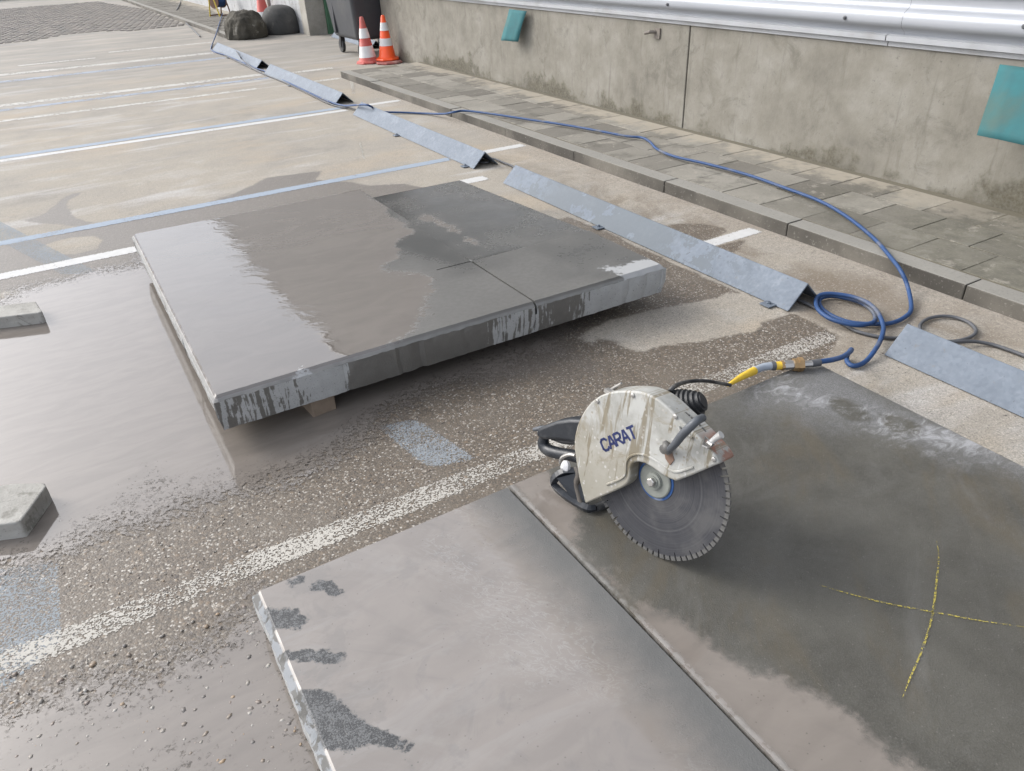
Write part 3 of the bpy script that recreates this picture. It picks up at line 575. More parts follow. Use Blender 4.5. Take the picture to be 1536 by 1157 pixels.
# ================================================================== building: concrete base, corrugated cladding
WX = 4.56; ZT = 0.86
bld = empty('industrial_building', (WX, 5, 0)); tag(bld, 'tall industrial building with concrete base wall and silver corrugated cladding', 'building')
def bpart(mb, name, mats, **kw):
    o = mb.build(name, mats, None, **kw); o.parent = bld; o.matrix_parent_inverse = Matrix.Translation((-WX, -5, 0)); return o
yj = [-9.0, -1.6, 4.864, 11.30]
for a, b in zip(yj[:-1], yj[1:]):
    bpart(MB().box((WX, a+0.007, -0.2), (WX+0.3, b-0.007, ZT+0.12)), 'base_panel', MT['wall'], bevel=0.006)
bpart(MB().box((WX+0.03, -9, -0.2), (WX+0.28, 11.29, ZT+0.1)), 'base_core', simple('joint_sealant', (0.06, 0.058, 0.05), 0.9))
MT['flash'] = simple('white_flashing', (0.36, 0.37, 0.385), 0.4, 0.2, var=0.08, scale=15, dirt=(0.27, 0.27, 0.265), dirt_amt=0.3)
m = M('silver_cladding'); n = m.noise(3, 5, 0.6); yv = m.noise(1.0, 4, 0.6, m.map((1, 0.6, 9)))
MT['clad'] = m.bsdf(m.mix(m.ss(yv, 0.3, 0.7), (0.27, 0.285, 0.312), (0.35, 0.365, 0.39)), m.lin(n, 0.3, 0.7, 0.42, 0.55), 0.35, m.bump(m.noise(30, 3), 0.04, 0.004))
for a, b in ((-9, -3), (-3, 3.1), (3.1, 9.2), (9.2, 11.32)):
    f = MB(); prof = [(WX-0.012, ZT-0.004), (WX-0.012, ZT+0.022), (WX-0.045, ZT+0.03), (WX-0.045, ZT+0.055), (WX-0.02, ZT+0.062)]
    V = []; F = []
    for (x, z) in prof: V += [(x, a+0.003, z), (x, b-0.003, z)]
    for i in range(len(prof)-1): F.append((2*i, 2*i+1, 2*i+3, 2*i+2))
    o = bpart(f.add(V, F), 'flashing', MT['flash']); sm = o.modifiers.new('thick', 'SOLIDIFY'); sm.thickness = 0.003
TOP = 8.1
MT['clad_up'] = simple('grey_painted_cladding', (0.085, 0.088, 0.092), 0.6, 0.0, var=0.12, scale=4)
def clad(a, b, z0, xw, TOP=1.74, mat='clad'):
    per, amp = 0.205, 0.026; ns = int((TOP-z0)/per*14); V = []; F = []
    for i in range(ns+1):
        z = z0+(TOP-z0)*i/ns; ph = 2*math.pi*(z-z0)/per; s_ = math.sin(ph-1.2); x = xw-0.02-amp*(1+math.tanh(2.2*s_)/math.tanh(2.2))
        V += [(x, a, z), (x, b, z)]
    for i in range(ns): F.append((2*i, 2*i+1, 2*i+3, 2*i+2))
    o = bpart(MB().add(V, F), 'cladding_sheet', MT[mat], smooth=True, angle=80); return o
for a, b in ((-9, -5), (-5, -1), (-1, 3), (3, 7), (7, 11.32)):
    clad(a+0.001, b-0.001, ZT+0.058, WX); bpart(MB().box((WX-0.05, a+0.004, 1.75), (WX+0.01, b-0.004, TOP-0.002)), 'facade_panel', MT['clad_up'])
for a, b in ((11.321, 15.4), (15.4, 20), (20, 25), (25, 30), (30, 36)): bpart(MB().box((WX-0.05, a+0.004, 2.6), (WX+0.01, b-0.004, TOP-0.002)), 'facade_panel', MT['clad_up'])
bpart(MB().box((WX+0.02, -9, ZT+0.13), (WX+14, 11.3, TOP+0.05)), 'building_mass', MT['clad_up'])
bpart(MB().box((WX+0.02, 11.31, 2.65), (WX+14, 36, TOP+0.05)), 'building_mass', MT['clad_up'])
bpart(MB().box((WX-0.1, -9, TOP), (WX+0.02, 36, TOP+0.14)), 'roof_edge', MT['flash'])
bpart(MB().box((WX+1.1, 11.31, -0.1), (WX+1.2, 15.39, 2.64)), 'loading_door', simple('grey_roller_door', (0.25, 0.26, 0.27), 0.6))
for (px, py) in ((1001, 7), (1267, 27), (1536, 40), (840, -6)):
    P = onplane(px, py, (WX-0.075, 0, 0), np.array([1., 0, 0]))
    bpart(MB().lathe([(0.013, 0), (0.013, 0.003), (0.007, 0.005), (0.007, 0.012)], P-np.array([-0.002, 0, 0]), 8, axis=(-1, 0, 0)), 'screw', MT['grey_cable'])
# old bracket stub in the base wall
P = onplane(985, 50, (WX, 0, 0), np.array([1., 0, 0]))
o = bpart(MB().box(P+[-0.012, -0.05, -0.04], P+[0.01, 0.02, 0.04]).tube([P+[-0.01, 0.0, 0.01], P+[-0.05, 0.03, 0.012], P+[-0.06, 0.08, 0.0]], 0.014, 8), 'pipe_stub', simple('rusty_stub', (0.16, 0.14, 0.12), 0.7))
# far wall behind the boulders, gate post
fw = empty('boundary_wall', (4.62, 15.4, 0)); tag(fw, 'long white rendered wall with bare concrete end beside the gate', 'wall')
def child_world(mb, name, mats, par, **kw):
    o = mb.build(name, mats, None, **kw); o.parent = par; o.matrix_parent_inverse = Matrix.Translation(par.location).inverted(); return o
child_world(MB().box((4.66, 15.52, -0.1), (5.0, 36, 2.59)), 'rendered_wall', MT['white_wall'], fw)
child_world(MB().box((4.64, 15.15, -0.1), (5.0, 15.515, 2.59)), 'wall_end', MT['pillar'], fw, bevel=0.01)
child_world(MB().box((4.60, 17.6, -0.1), (4.655, 17.95, 2.55)), 'pilaster', MT['pillar'], fw)
gp = MB().box((5.002, 15.1, -0.1), (5.30, 15.5, 2.58)).build('gate_post', MT['green'], bevel=0.01); tag(gp, 'dark green steel gate post next to the concrete wall end', 'gate post')

# teal flaps
MT['teal'] = simple('teal_sheet', (0.026, 0.118, 0.128), 0.85, var=0.3, scale=14, dirt=(0.06, 0.10, 0.085), dirt_amt=0.3)
def flap(tl, tr, bl, br, out_l, out_r, label):
    ez = np.array([1., 0, 0]); A = onplane(*tl, (WX-0.05, 0, 0), ez); B = onplane(*tr, (WX-0.05, 0, 0), ez)
    D = onplane(*bl, (WX-out_l, 0, 0), ez); Cc = onplane(*br, (WX-out_r, 0, 0), ez); mb = MB(); V = []; F = []; n = 10
    for j in range(n+1):
        v = j/n; sag = 0.004*math.sin(math.pi*v)
        for i in range(5):
            u = i/4; p = (A*(1-u)+B*u)*(1-v)+(D*(1-u)+Cc*u)*v; V.append(p+[-sag+0.004*math.sin(9*u+5*v), 0, 0])
    for j in range(n):
        for i in range(4): k = j*5+i; F.append((k, k+1, k+6, k+5))
    o = mb.add(V, F).build('metal_flap', MT['teal'], smooth=True); s_ = o.modifiers.new('t', 'SOLIDIFY'); s_.thickness = 0.003
    tag(o, label, 'flap'); return o
flap((764, 14), (790, 17), (752, 61), (777, 63), 0.13, 0.10, 'small teal sheet flap hanging under the flashing above the dry wall')
flap((1500, 97), (1590, 108), (1466, 203), (1600, 232), 0.20, 0.20, 'large teal sheet flap sticking out from the wall near the mossy paving')

# ================================================================== concrete slabs
def chamfer(xs, ys, X, Y, inside_edges, drop=0.018): pass
ZS = 0.222
xs = np.unique(np.concatenate([np.linspace(0.19, 2.212, 118), [0.191, 0.206, 2.192, 1.493, 1.5005, 1.5013, 1.5045, 1.5083, 1.5092, 1.512, 1.3225, 1.325]]))
ys = np.unique(np.concatenate([np.linspace(2.395, 4.425, 118), [2.396, 2.415, 2.9565, 2.9596, 2.9604, 2.9635, 2.9666, 2.9674, 2.9705, 4.40]]))
def z_s1(X, Y):
    Z = np.full(X.shape, ZS)+0.0015*np.sin(X*3.1+Y*2)
    front = np.clip((Y-2.395)/0.02, 0, 1); left = np.clip((X-0.19)/0.016, 0, 1); rt = np.clip((2.212-X)/0.02, 0, 1); bk = np.clip((4.425-Y)/0.02, 0, 1)
    Z -= 0.018*(1-np.minimum(np.minimum(front, left), np.minimum(rt, bk)))
    z_s1.lip = 1-np.minimum(np.minimum(front, left), np.minimum(rt, bk))
    groove = ((X > 1.501) & (X < 1.509) & (Y < 2.967)) | ((Y > 2.960) & (Y < 2.967) & (X > 1.324) & (X < 1.509))
    Z -= 0.035*groove; z_s1.g = groove.astype(float)
    ch = np.sin(X*37)*np.sin(X*91+2)*np.clip(1-(Y-2.395)/0.03, 0, 1); Z -= 0.003*np.clip(ch, 0, 1)
    return Z
X, Y = np.meshgrid(xs, ys)
z = ZS; z_s1(X, Y); lip1 = z_s1.lip; grv1 = z_s1.g
film1 = sdf(poly([(150, 350), (530, 275), (580, 305), (610, 345), (585, 400), (640, 415), (655, 450), (630, 480), (600, 510), (545, 545), (310, 640)], z), X, Y)
dark1 = np.minimum(sdf(poly([(525, 286), (560, 293), (640, 340), (730, 392), (690, 402), (620, 392), (560, 360), (540, 320)], z), X, Y), sdf(poly([(800, 370), (905, 345), (1000, 395), (930, 402), (860, 385)], z), X, Y)+0.0)
pale1 = np.minimum(sdf(poly([(905, 402), (960, 388), (1000, 384), (1005, 402), (940, 424)], z), X, Y)+0.01, sdf(poly([(418, 580), (445, 546), (478, 545), (470, 566), (430, 582)], z), X, Y)+0.02)
MT['slab_top'] = mat_slab_top()
MT['slab_side'] = mat_slab_side('slab_side_stained', [(0.0, 0.50), (0.10, 0.50), (0.15, 0.56), (0.18, 0.74), (0.225, 0.70), (0.25, 0.28), (0.52, 0.26), (0.56, 0.56), (0.66, 0.53), (0.69, 0.36), (0.74, 0.36), (0.78, 0.55), (0.83, 0.72), (1.0, 0.85)], 0, 0.19, 2.21)
s1 = heightgrid('raised_concrete_slab', xs, ys, z_s1, {'film': film1, 'dark': dark1, 'pale': pale1, 'lip': lip1, 'groove': grv1}, keep=lambda a, b: ~((a > 1.5045) & (b > 2.9655)), mats=[MT['slab_top'], MT['slab_side']], skirt=[(0.144, 0.0), (0.080, 0.012)], absz=True)
tag(s1, 'large wet concrete slab raised on timber blocks with saw cuts in its corner', 'slab')
# sunken corner piece
xs2 = np.linspace(1.512, 2.212, 44); ys2 = np.linspace(2.973, 4.425, 90); X2, Y2 = np.meshgrid(xs2, ys2)
def z_c(X, Y):
    t = (Y-2.973)/(4.425-2.973); Z = 0.2195-0.0635*t-0.004*(X-1.5)
    e = np.minimum(np.clip((2.212-X)/0.018, 0, 1), np.clip((4.425-Y)/0.018, 0, 1)); return Z-0.014*(1-e)
dk2 = np.full(X2.shape, -0.09)+0.10*np.clip((X2-1.7)/0.5, 0, 1)*np.clip((3.9-Y2)/0.9, 0, 1); pl2 = np.full(X2.shape, 1.0); fm2 = sdf(poly([(570, 305), (620, 320), (715, 385), (740, 380), (690, 340), (640, 318)], 0.19), X2, Y2)+0.04
s1b = heightgrid('cut_slab_corner', xs2, ys2, z_c, {'film': fm2, 'dark': dk2, 'pale': pl2, 'lip': X2*0, 'groove': X2*0}, mats=[MT['slab_top'], MT['slab_side']], skirt=[(0.058, 0.0), (0.064, 0.008)])
tag(s1b, 'dark grey corner piece sawn off the raised slab and sunk at its back', 'slab piece')
# timbers
def timber(x, y0, y1, rz, label, h=0.079):
    o = MB().box((-0.048, 0, 0), (0.048, y1-y0, h)).build('timber_block', MT['timber'], bevel=0.004); o.location = (x, y0, 0.0); o.rotation_euler = (0, 0, rz); tag(o, label, 'timber', 'timbers under the raised slab'); return o
timber(0.565, 2.43, 4.2, 0.10, 'wet brown timber block standing in slurry under the front edge of the raised slab')
timber(1.35, 2.9, 4.2, 0.0, 'brown timber beam deep under the middle of the raised slab')
timber(1.9, 3.05, 3.2, 0.0, 'short brown timber under the sunken sawn corner of the raised slab', 0.072)

# foreground slab with the saw on it
Z2 = 0.14; A2 = [0.078, 2.175, -0.55, 1.525]; KX = 0.838
xs = np.unique(np.concatenate([np.linspace(A2[0], A2[1], 150), [A2[0]+0.022, A2[1]-0.022, KX-0.0095, KX-0.0042, KX-0.0034, KX+0.0034, KX+0.0042, KX+0.010, KX+0.016]]))
ys = np.unique(np.concatenate([np.linspace(A2[2], A2[3], 150), [A2[3]-0.018, A2[2]+0.02]]))
def z_s2(X, Y):
    Z = np.full(X.shape, Z2)+0.001*np.sin(X*4+Y*3)
    e = np.minimum(np.minimum(np.clip((X-A2[0])/0.022, 0, 1), np.clip((A2[1]-X)/0.02, 0, 1)), np.minimum(np.clip((A2[3]-Y)/0.014, 0, 1), np.clip((Y-A2[2])/0.02, 0, 1)))
    chip = 0.5+0.5*np.sin(Y*23)*np.sin(Y*51+1.7); Z -= (0.014+0.008*chip*(X < 0.2))*(1-e)
    Z += 0.0025*np.clip(1-np.abs(X-KX-0.011)/0.012, 0, 1)*(0.6+0.4*np.sin(Y*40)*np.sin(Y*17)) + 0.003*(X > KX)
    Z -= 0.06*(np.abs(X-KX) < 0.0035)
    return Z
X, Y = np.meshgrid(xs, ys); z = Z2
filmL = sdf(poly([(300, 880), (700, 735), (757, 715), (1300, 1300), (400, 1400)], z), X, Y)
filmR = sdf(poly([(757, 722), (826, 688), (842, 715), (850, 770), (872, 822), (930, 872), (1000, 930), (1080, 985), (1150, 1008), (1240, 1062), (1330, 1130), (1400, 1180), (1500, 1260), (1300, 1300)], z), X, Y)
film2 = np.where(X < KX, filmL, filmR)
hol = [[(428, 876), (440, 866), (455, 864), (455, 872), (438, 882)], [(456, 880), (468, 873), (485, 868), (502, 872), (504, 880), (520, 886), (512, 892), (500, 895), (488, 889), (470, 887)],
       [(390, 911), (425, 913), (444, 914), (452, 926), (460, 934), (450, 944), (430, 941), (400, 948), (392, 930)], [(418, 978), (440, 978), (462, 975), (500, 977), (515, 980), (513, 993), (485, 993), (420, 991)],
       [(440, 1038), (470, 1036), (497, 1036), (520, 1055), (545, 1078), (580, 1097), (600, 1110), (621, 1120), (612, 1125), (570, 1118), (545, 1118), (530, 1131), (505, 1128), (480, 1126), (465, 1090)]]
dark2 = np.min([sdf(poly(h_, z), X, Y) for h_ in hol], axis=0)
pale2 = np.minimum(sdf(poly([(1300, 640), (1370, 635), (1440, 645), (1536, 672), (1620, 720), (1620, 750), (1536, 688), (1460, 682), (1400, 672), (1370, 660)], z), X, Y)+0.02, sdf(poly([(1110, 575), (1180, 560), (1260, 605), (1330, 610), (1350, 630), (1240, 615), (1150, 600)], z), X, Y)+0.06)
drier = np.minimum(sdf(poly([(1080, 600), (1225, 540), (1700, 770), (1660, 800), (1500, 700), (1380, 668), (1240, 640), (1130, 625)], z), X, Y), sdf(poly([(1480, 780), (1560, 800), (1700, 900), (1700, 1000), (1560, 900)], z), X, Y)+0.05)
for wp_ in ([(1250, 603), (1268, 605), (1290, 618), (1296, 628), (1276, 628), (1260, 616)], [(1328, 627), (1345, 628), (1374, 641), (1368, 648), (1345, 644), (1330, 636)]):
    d_ = sdf(poly(wp_, z), X, Y); drier = np.maximum(drier, 0.14-d_*7); pale2 = np.maximum(pale2, -d_+0.02)
kerfd = np.where(X < KX, KX-X, X-KX); rightm = (X > KX+0.001).astype(float)
MT['slab2_top'] = mat_slab_two()
MT['slab2_side'] = mat_slab_side('slab_edge_stained', [(0.0, 0.56), (0.5, 0.58), (1.0, 0.6)], 1, -0.55, 1.525)
s2 = heightgrid('sawn_concrete_slab', xs, ys, z_s2, {'film': film2, 'dark': dark2, 'pale': pale2, 'drier': drier, 'kerf': kerfd, 'right': rightm}, mats=[MT['slab2_top'], MT['slab2_side']], skirt=[(0.068, 0.0), (0.002, 0.006)], absz=True)
tag(s2, 'muddy concrete slab carrying the saw with one straight cut across it', 'slab')
# yellow crayon cross
def stroke(pts, wd, seedv):
    P = spline([at(x, y, Z2+0.0062) for x, y in pts], 14); n = len(P); V = []; F = []; rg = np.random.default_rng(seedv)
    for i, p in enumerate(P):
        t = P[min(i+1, n-1)]-P[max(i-1, 0)]; nn = np.array([-t[1], t[0], 0]); nn /= np.linalg.norm(nn)
        w_ = wd*min(1, 0.25+3*i/n, 0.25+3*(n-1-i)/n)*rg.uniform(0.75, 1.2); V += [p+nn*w_, p-nn*w_]
    for i in range(n-1): F.append((2*i, 2*i+1, 2*i+3, 2*i+2))
    return V, F
m = M('yellow_crayon'); nf = m.noise(180, 3, 0.7); MT['crayon'] = m.bsdf((0.36, 0.30, 0.06), 0.9, 0, None, m.ss(nf, 0.42, 0.58))
mk = MB(); mk.add(*stroke([(1230, 878), (1275, 891), (1330, 905), (1400, 918), (1470, 931), (1560, 944)], 0.0021, 1)); mk.add(*stroke([(1405, 812), (1408, 835), (1404, 880), (1398, 925), (1383, 975), (1366, 1015), (1354, 1046)], 0.0023, 2))
mo = mk.build('crayon_cross', MT['crayon'], s2)

# ================================================================== wheel stops of angle steel
def wheelstop(x, y0, y1, mat, label, lugs=True):
    L_ = y1-y0; e = empty('wheel_stop', (x+0.11, y0, 0)); tag(e, label, 'wheel stop', 'galvanised angle wheel stops along the bays')
    w2, h, th = 0.112, 0.112, 0.008
    prof = [(-w2, 0.004), (0, h+0.004), (w2, 0.004), (w2-th*1.414, 0.004), (0, h+0.004-th*1.414), (-w2+th*1.414, 0.004)]
    V = [(px, 0, pz) for px, pz in prof]+[(px, L_, pz) for px, pz in prof]
    F = [(i, (i+1) % 6, 6+(i+1) % 6, 6+i) for i in range(6)]+[(0, 1, 4, 5)[::-1], (1, 2, 3, 4)[::-1], (6, 7, 10, 11), (7, 8, 9, 10)]
    MB().add(V, F).build('steel_angle', mat, e, bevel=0.003)
    for yy in ((0.10, L_*0.55) if lugs else ()):
        for sx in (-1,):
            lug = MB().box((-0.03, -0.03, 0), (0.03, 0.03, 0.007)).build('fixing_lug', MT['galv'], e, bevel=0.002); lug.location = (sx*(w2+0.015), yy, 0.004)
            MB().lathe([(0.011, 0.007), (0.011, 0.014), (0.006, 0.015), (0.006, 0.02)], (0, 0, 0), 6).build('bolt', MT['galv'], lug)
    return e
wheelstop(2.645, 2.03, 4.62, MT['galv_wet'], 'steel angle wheel stop splashed with slurry beside the raised slab')
wheelstop(2.645, -1.05, 1.53, MT['galv'], 'steel angle wheel stop beside the slab with the yellow cross')
wheelstop(2.655, 5.08, 7.66, MT['galv'], 'steel angle wheel stop with the blue hose crossing over its end')
wheelstop(2.69, 8.30, 11.15, MT['galv'], 'dull steel angle wheel stop with cables lying along its foot')
wheelstop(2.70, 11.62, 14.45, MT['galv'], 'steel angle wheel stop near the mossy boulder with a cable looped over it')
# a spare angle lying behind the bin
e = wheelstop(4.75, 12.4, 14.6, MT['galv'], 'spare steel angle lying on the ground behind the waste bin', False); e.rotation_euler = (0, 0, -0.05)

# ================================================================== loose kerb blocks in the puddle
MT['block'] = mat_conc('old_block_concrete', (0.26, 0.25, 0.225), (0.37, 0.36, 0.33), (0.17, 0.162, 0.14), 0.35)
def loose(top, zt, bottom_px, label, drop=None):
    T = [at(x, y, zt) for x, y in top]; n = len(T); V = [tuple(p) for p in T]; c = np.mean(T, axis=0); rg = np.random.default_rng(int(zt*1000))
    ring = [p+np.array([rg.uniform(-.002, .002), rg.uniform(-.002, .002), -0.5*zt]) for p in T]; bot = [np.array([p[0], p[1], 0.0]) for p in T]
    V += [tuple(p) for p in ring]+[tuple(p) for p in bot]
    F = [tuple(range(n)), tuple(range(2*n, 3*n))[::-1]]
    for k in range(2): F += [(k*n+i, k*n+(i+1) % n, (k+1)*n+(i+1) % n, (k+1)*n+i) for i in range(n)]
    o = MB().add(V, F).build('concrete_block', MT['block'], bevel=0.005)
    tag(o, label, 'concrete block'); return o
loose([(66, 724), (69, 729), (48, 758), (30, 782), (22, 784), (-40, 792), (-220, 806), (-200, 762), (-60, 738), (20, 725)], 0.066, None, 'thick pale concrete block with a worn corner lying in the slurry')
loose([(53, 452), (63, 467), (58, 469), (0, 476), (-250, 503), (-262, 484), (0, 458)], 0.062, None, 'narrow broken kerb piece lying in the slurry near the faded blue paint')

# ================================================================== boulders
def boulder(px, py, r, h, label, rough, cols):
    c = at(px, py, 0); prof = [(r*1.0, -0.05), (r*1.01, 0.05), (r*1.0, h*0.4), (r*0.95, h*0.58), (r*0.84, h*0.76), (r*0.66, h*0.9), (r*0.42, h*0.97), (r*0.2, h*0.995), (0.001, h)]
    o = MB().lathe(prof, (0, 0, 0), 40).build('stone_bollard', mat_conc('boulder_stone', *cols, scale=10), smooth=True, angle=70); o.location = c
    s_ = o.modifiers.new('s', 'SUBSURF'); s_.levels = 2; s_.render_levels = 2; tx = bpy.data.textures.new('rock', 'CLOUDS'); tx.noise_scale = 0.16; tx.noise_depth = 3
    d = o.modifiers.new('d', 'DISPLACE'); d.texture = tx; d.strength = rough; d.mid_level = 0.5; tag(o, label, 'stone bollard'); return o
boulder(371, 57, 0.375, 0.47, 'rough mossy domed stone block stained brown and white', 0.10, ((0.030, 0.027, 0.020), (0.085, 0.076, 0.058), (0.22, 0.205, 0.175), 0.28))
boulder(424, 50, 0.36, 0.50, 'smooth dark grey domed concrete block beside the wall end', 0.015, ((0.045, 0.045, 0.043), (0.075, 0.073, 0.069), (0.11, 0.105, 0.095), 0.2))

# ================================================================== traffic cones
MT['cone_or'] = simple('orange_cone', (0.80, 0.085, 0.012), 0.45, var=0.1, dirt=(0.45, 0.10, 0.05), dirt_amt=0.2); MT['cone_red'] = simple('faded_red_cone', (0.42, 0.075, 0.06), 0.65, var=0.12, dirt=(0.42, 0.20, 0.17), dirt_amt=0.4)
MT['cone_wh'] = simple('white_band', (0.62, 0.62, 0.61), 0.5, var=0.12, dirt=(0.45, 0.43, 0.41), dirt_amt=0.3); MT['cone_base'] = simple('dull_red_base', (0.24, 0.06, 0.05), 0.75, dirt=(0.3, 0.2, 0.17))
def cone(loc, h, body, base, label, bands, zb=0.0, lean=(0, 0)):
    e = empty('traffic_cone', loc); e.rotation_euler = (lean[0], lean[1], 0.4); tag(e, label, 'traffic cone')
    r0, r1 = h*0.205, h*0.045; R_ = lambda t: r0+(r1-r0)*t
    hb = 0.035
    MB().lathe([(h*0.30, 0.0), (h*0.31, 0.012), (h*0.29, hb*0.8), (h*0.23, hb)], (0, 0, 0), 8, ang0=math.pi/8).build('base', base, e, bevel=0.004)
    MB().lathe([(R_(0)+0.02, hb-0.002), (R_(0), hb+0.015), (R_(1), h-0.012), (R_(1)*0.7, h), (R_(1)*0.4, h)], (0, 0, 0), 28).build('cone_body', body, e, smooth=True)
    for a, b in bands:
        za, zb_ = hb+(h-hb)*a, hb+(h-hb)*b
        MB().lathe([(R_(a*0.98)+0.0025, za), (R_(b)+0.003, zb_)], (0, 0, 0), 28).build('white_band', MT['cone_wh'], e, smooth=True)
    return e
cone(at(553, 94.5), 0.60, MT['cone_red'], MT['cone_red'], 'faded red traffic cone with dirty white bands by the bin wheel', [(0.08, 0.34), (0.52, 0.74)], lean=(-0.03, -0.02))
nb_ = MB().lathe([(0.19, 0), (0.20, 0.012), (0.18, 0.03), (0.05, 0.034)], (0, 0, 0), 8, ang0=0.2).build('cone_base', MT['cone_base'], bevel=0.004); nb_.location = at(584, 95); tag(nb_, 'flattened dull red cone base under the orange cone', 'cone base')
p = at(582, 93.5); cone((p[0], p[1], 0.034), 0.575, MT['cone_or'], MT['cone_or'], 'bright orange traffic cone with two white bands', [(0.28, 0.46), (0.64, 0.83)])
cone((4.40, 17.3, 0.066), 0.75, MT['cone_red'], MT['cone_red'], 'red cone standing behind the smooth dark boulder against the white wall', [(0.1, 0.3)])

# ================================================================== wheeled waste bin
bn = empty('waste_bin', (4.62, 11.95, 0)); tag(bn, 'dark grey four-wheeled waste container standing behind the traffic cones', 'waste bin')
MT['bin_l'] = simple('grey_bin_plastic', (0.042, 0.045, 0.05), 0.5, var=0.2, scale=9, dirt=(0.07, 0.07, 0.07)); 
V = [(-0.42, -0.50, 0.24), (0.42, -0.50, 0.24), (0.42, 0.50, 0.24), (-0.42, 0.50, 0.24), (-0.50, -0.62, 1.15), (0.50, -0.62, 1.15), (0.50, 0.62, 1.15), (-0.50, 0.62, 1.15)]
MB().add(V, [(0, 3, 2, 1), (4, 5, 6, 7), (0, 1, 5, 4), (1, 2, 6, 5), (2, 3, 7, 6), (3, 0, 4, 7)]).build('bin_body', MT['bin_l'], bn, bevel=0.06, bseg=4)
MB().box((-0.55, -0.67, 1.12), (0.55, 0.67, 1.18)).build('rim', MT['bin_l'], bn, bevel=0.015)
MB().box((-0.54, -0.66, 1.18), (0.54, 0.66, 1.26), taper=0.05).build('lid', MT['bin_l'], bn, bevel=0.02)
MB().box((-0.463, 0.28, 0.3), (-0.43, 0.31, 1.1)).build('rib', MT['bin_l'], bn, bevel=0.008)
for sx in (-0.33, 0.33):
    for sy in (-0.42, 0.42):
        cst = MB().box((sx-0.035, sy-0.035, 0.17), (sx+0.035, sy+0.035, 0.26)).box((sx-0.036, sy-0.02, 0.08), (sx-0.028, sy+0.05, 0.2)).box((sx+0.028, sy-0.02, 0.08), (sx+0.036, sy+0.05, 0.2)).build('caster', MT['black_rubber'], bn)
        MB().lathe([(0.04, -0.022), (0.092, -0.024), (0.1, -0.012), (0.1, 0.012), (0.092, 0.024), (0.04, 0.022)], (sx, sy+0.03, 0.1), 24, axis=(1, 0, 0)).build('wheel', MT['black_rubber'], cst, smooth=True)

# ================================================================== hose reel
rl = empty('hose_reel', tuple(at(331, 24, 0.066)), 0.5); tag(rl, 'hose reel on an upright frame with blue hose by the white wall', 'hose reel')
MT['reel_frame'] = simple('rusty_frame', (0.14, 0.075, 0.05), 0.6); MT['reel_y'] = simple('yellow_frame', (0.55, 0.42, 0.06), 0.5)
for sx in (-0.17, 0.17):
    MB().tube([(sx, -0.17, 0.0), (sx, -0.03, 0.55), (sx, 0.03, 0.55), (sx, 0.17, 0.0)], 0.016, 8).build('side_frame', MT['reel_y'] if sx < 0 else MT['reel_frame'], rl, smooth=True)
    MB().lathe([(0.02, -0.006), (0.17, -0.006), (0.17, 0.006), (0.02, 0.006)], (sx*0.72, 0, 0.33), 24, axis=(1, 0, 0)).build('reel_disc', MT['reel_frame'], rl)
for yy, zz in ((-0.165, 0.02), (0.165, 0.02), (0, 0.545)): MB().tube([(-0.17, yy, zz), (0.17, yy, zz)], 0.014, 8).build('crossbar', MT['reel_frame'], rl, smooth=True)
wd = MB()
for r_, n_ in ((0.09, 7), (0.112, 7), (0.134, 7)):
    for i in range(n_): wd.tube([(-0.11+i*0.0365, r_*math.cos(a), 0.33+r_*math.sin(a)) for a in np.linspace(0, 2*math.pi, 20)], 0.015, 6)
wd.build('wound_hose', MT['blue_hose'], rl, smooth=True)

# ================================================================== cables and hoses
def cable(name, pts, r, mat, label, cat, seg=10, sub=7):
    P = [at(*p) for p in pts]; o = MB().tube(P, r, seg, smooth_n=sub).build(name, mat, smooth=True, angle=75); tag(o, label, cat); return o
q = lambda x, y, z: (1190+x/4.44, 420+y/4.44, z)
G = 0.016
hose = [(334, 20, .1), (329, 36, .085), (324, 52, .08), (318, 68, G), (318, 76, G), (338, 83, G), (360, 92, G), (385, 103, G), (400, 108, G), (420, 118, G), (445, 130, G), (470, 142, G), (495, 153, G), (515, 158.5, 0.03), (533, 158, 0.09), (550, 157.5, 0.142), (562, 163, 0.09), (575, 168, 0.03), (605, 169, G), (640, 170.5, G), (665, 171, 0.05), (680, 168.5, 0.095), (697, 166.5, 0.095), (730, 170, .095), (800, 180.5, .095), (850, 188, .095), (900, 197, .095), (940, 204.5, .095), (962, 206.5, .095), (975, 213, .095), (986, 224, .095), (1012, 235, .095), (1060, 246, .095), (1120, 262, .095), (1180, 283, .095), (1230, 302, .095), (1270, 325, .095), (1310, 357, .095), (1335, 385, .098), (1352, 408, .09), (1362, 432, .04)]
coil = [(785, 190), (740, 250), (650, 288), (540, 294), (400, 287), (290, 255), (205, 205), (172, 155), (190, 120), (260, 108), (360, 125), (450, 152), (520, 200), (545, 245), (530, 283), (440, 302), (330, 287), (230, 250), (168, 200), (150, 150), (165, 110), (215, 93), (300, 97), (400, 115), (490, 150), (550, 200), (582, 255), (600, 320), (585, 390), (545, 465), (490, 535), (435, 568), (388, 570), (360, 545), (356, 512)]
zc = [G]*14+[G+.012, G+.016, G+.02, G+.024, G+.024, G+.02, G+.02]+[G+.026]*6+[G+.014]*3+[G]*5
hose += [q(x, y, z_) for (x, y), z_ in zip(coil, zc)]
hose += [q(366, 490, 0.05), q(382, 470, 0.10), q(386, 466, 0.135), q(372, 484, 0.158), q(330, 512, 0.164), q(270, 530, 0.165), q(215, 540, 0.166), q(170, 546, 0.166)]
cable('blue_hose', hose, 0.0098, MT['blue_hose'], 'long blue water hose coiled on the tarmac and running along the pavement', 'hose')
gc = [(322, 74, G), (345, 87, G), (372, 100, G), (395, 111, G), (425, 123, G), (455, 137, G), (490, 154, G), (512, 161, G), (530, 163, G)]
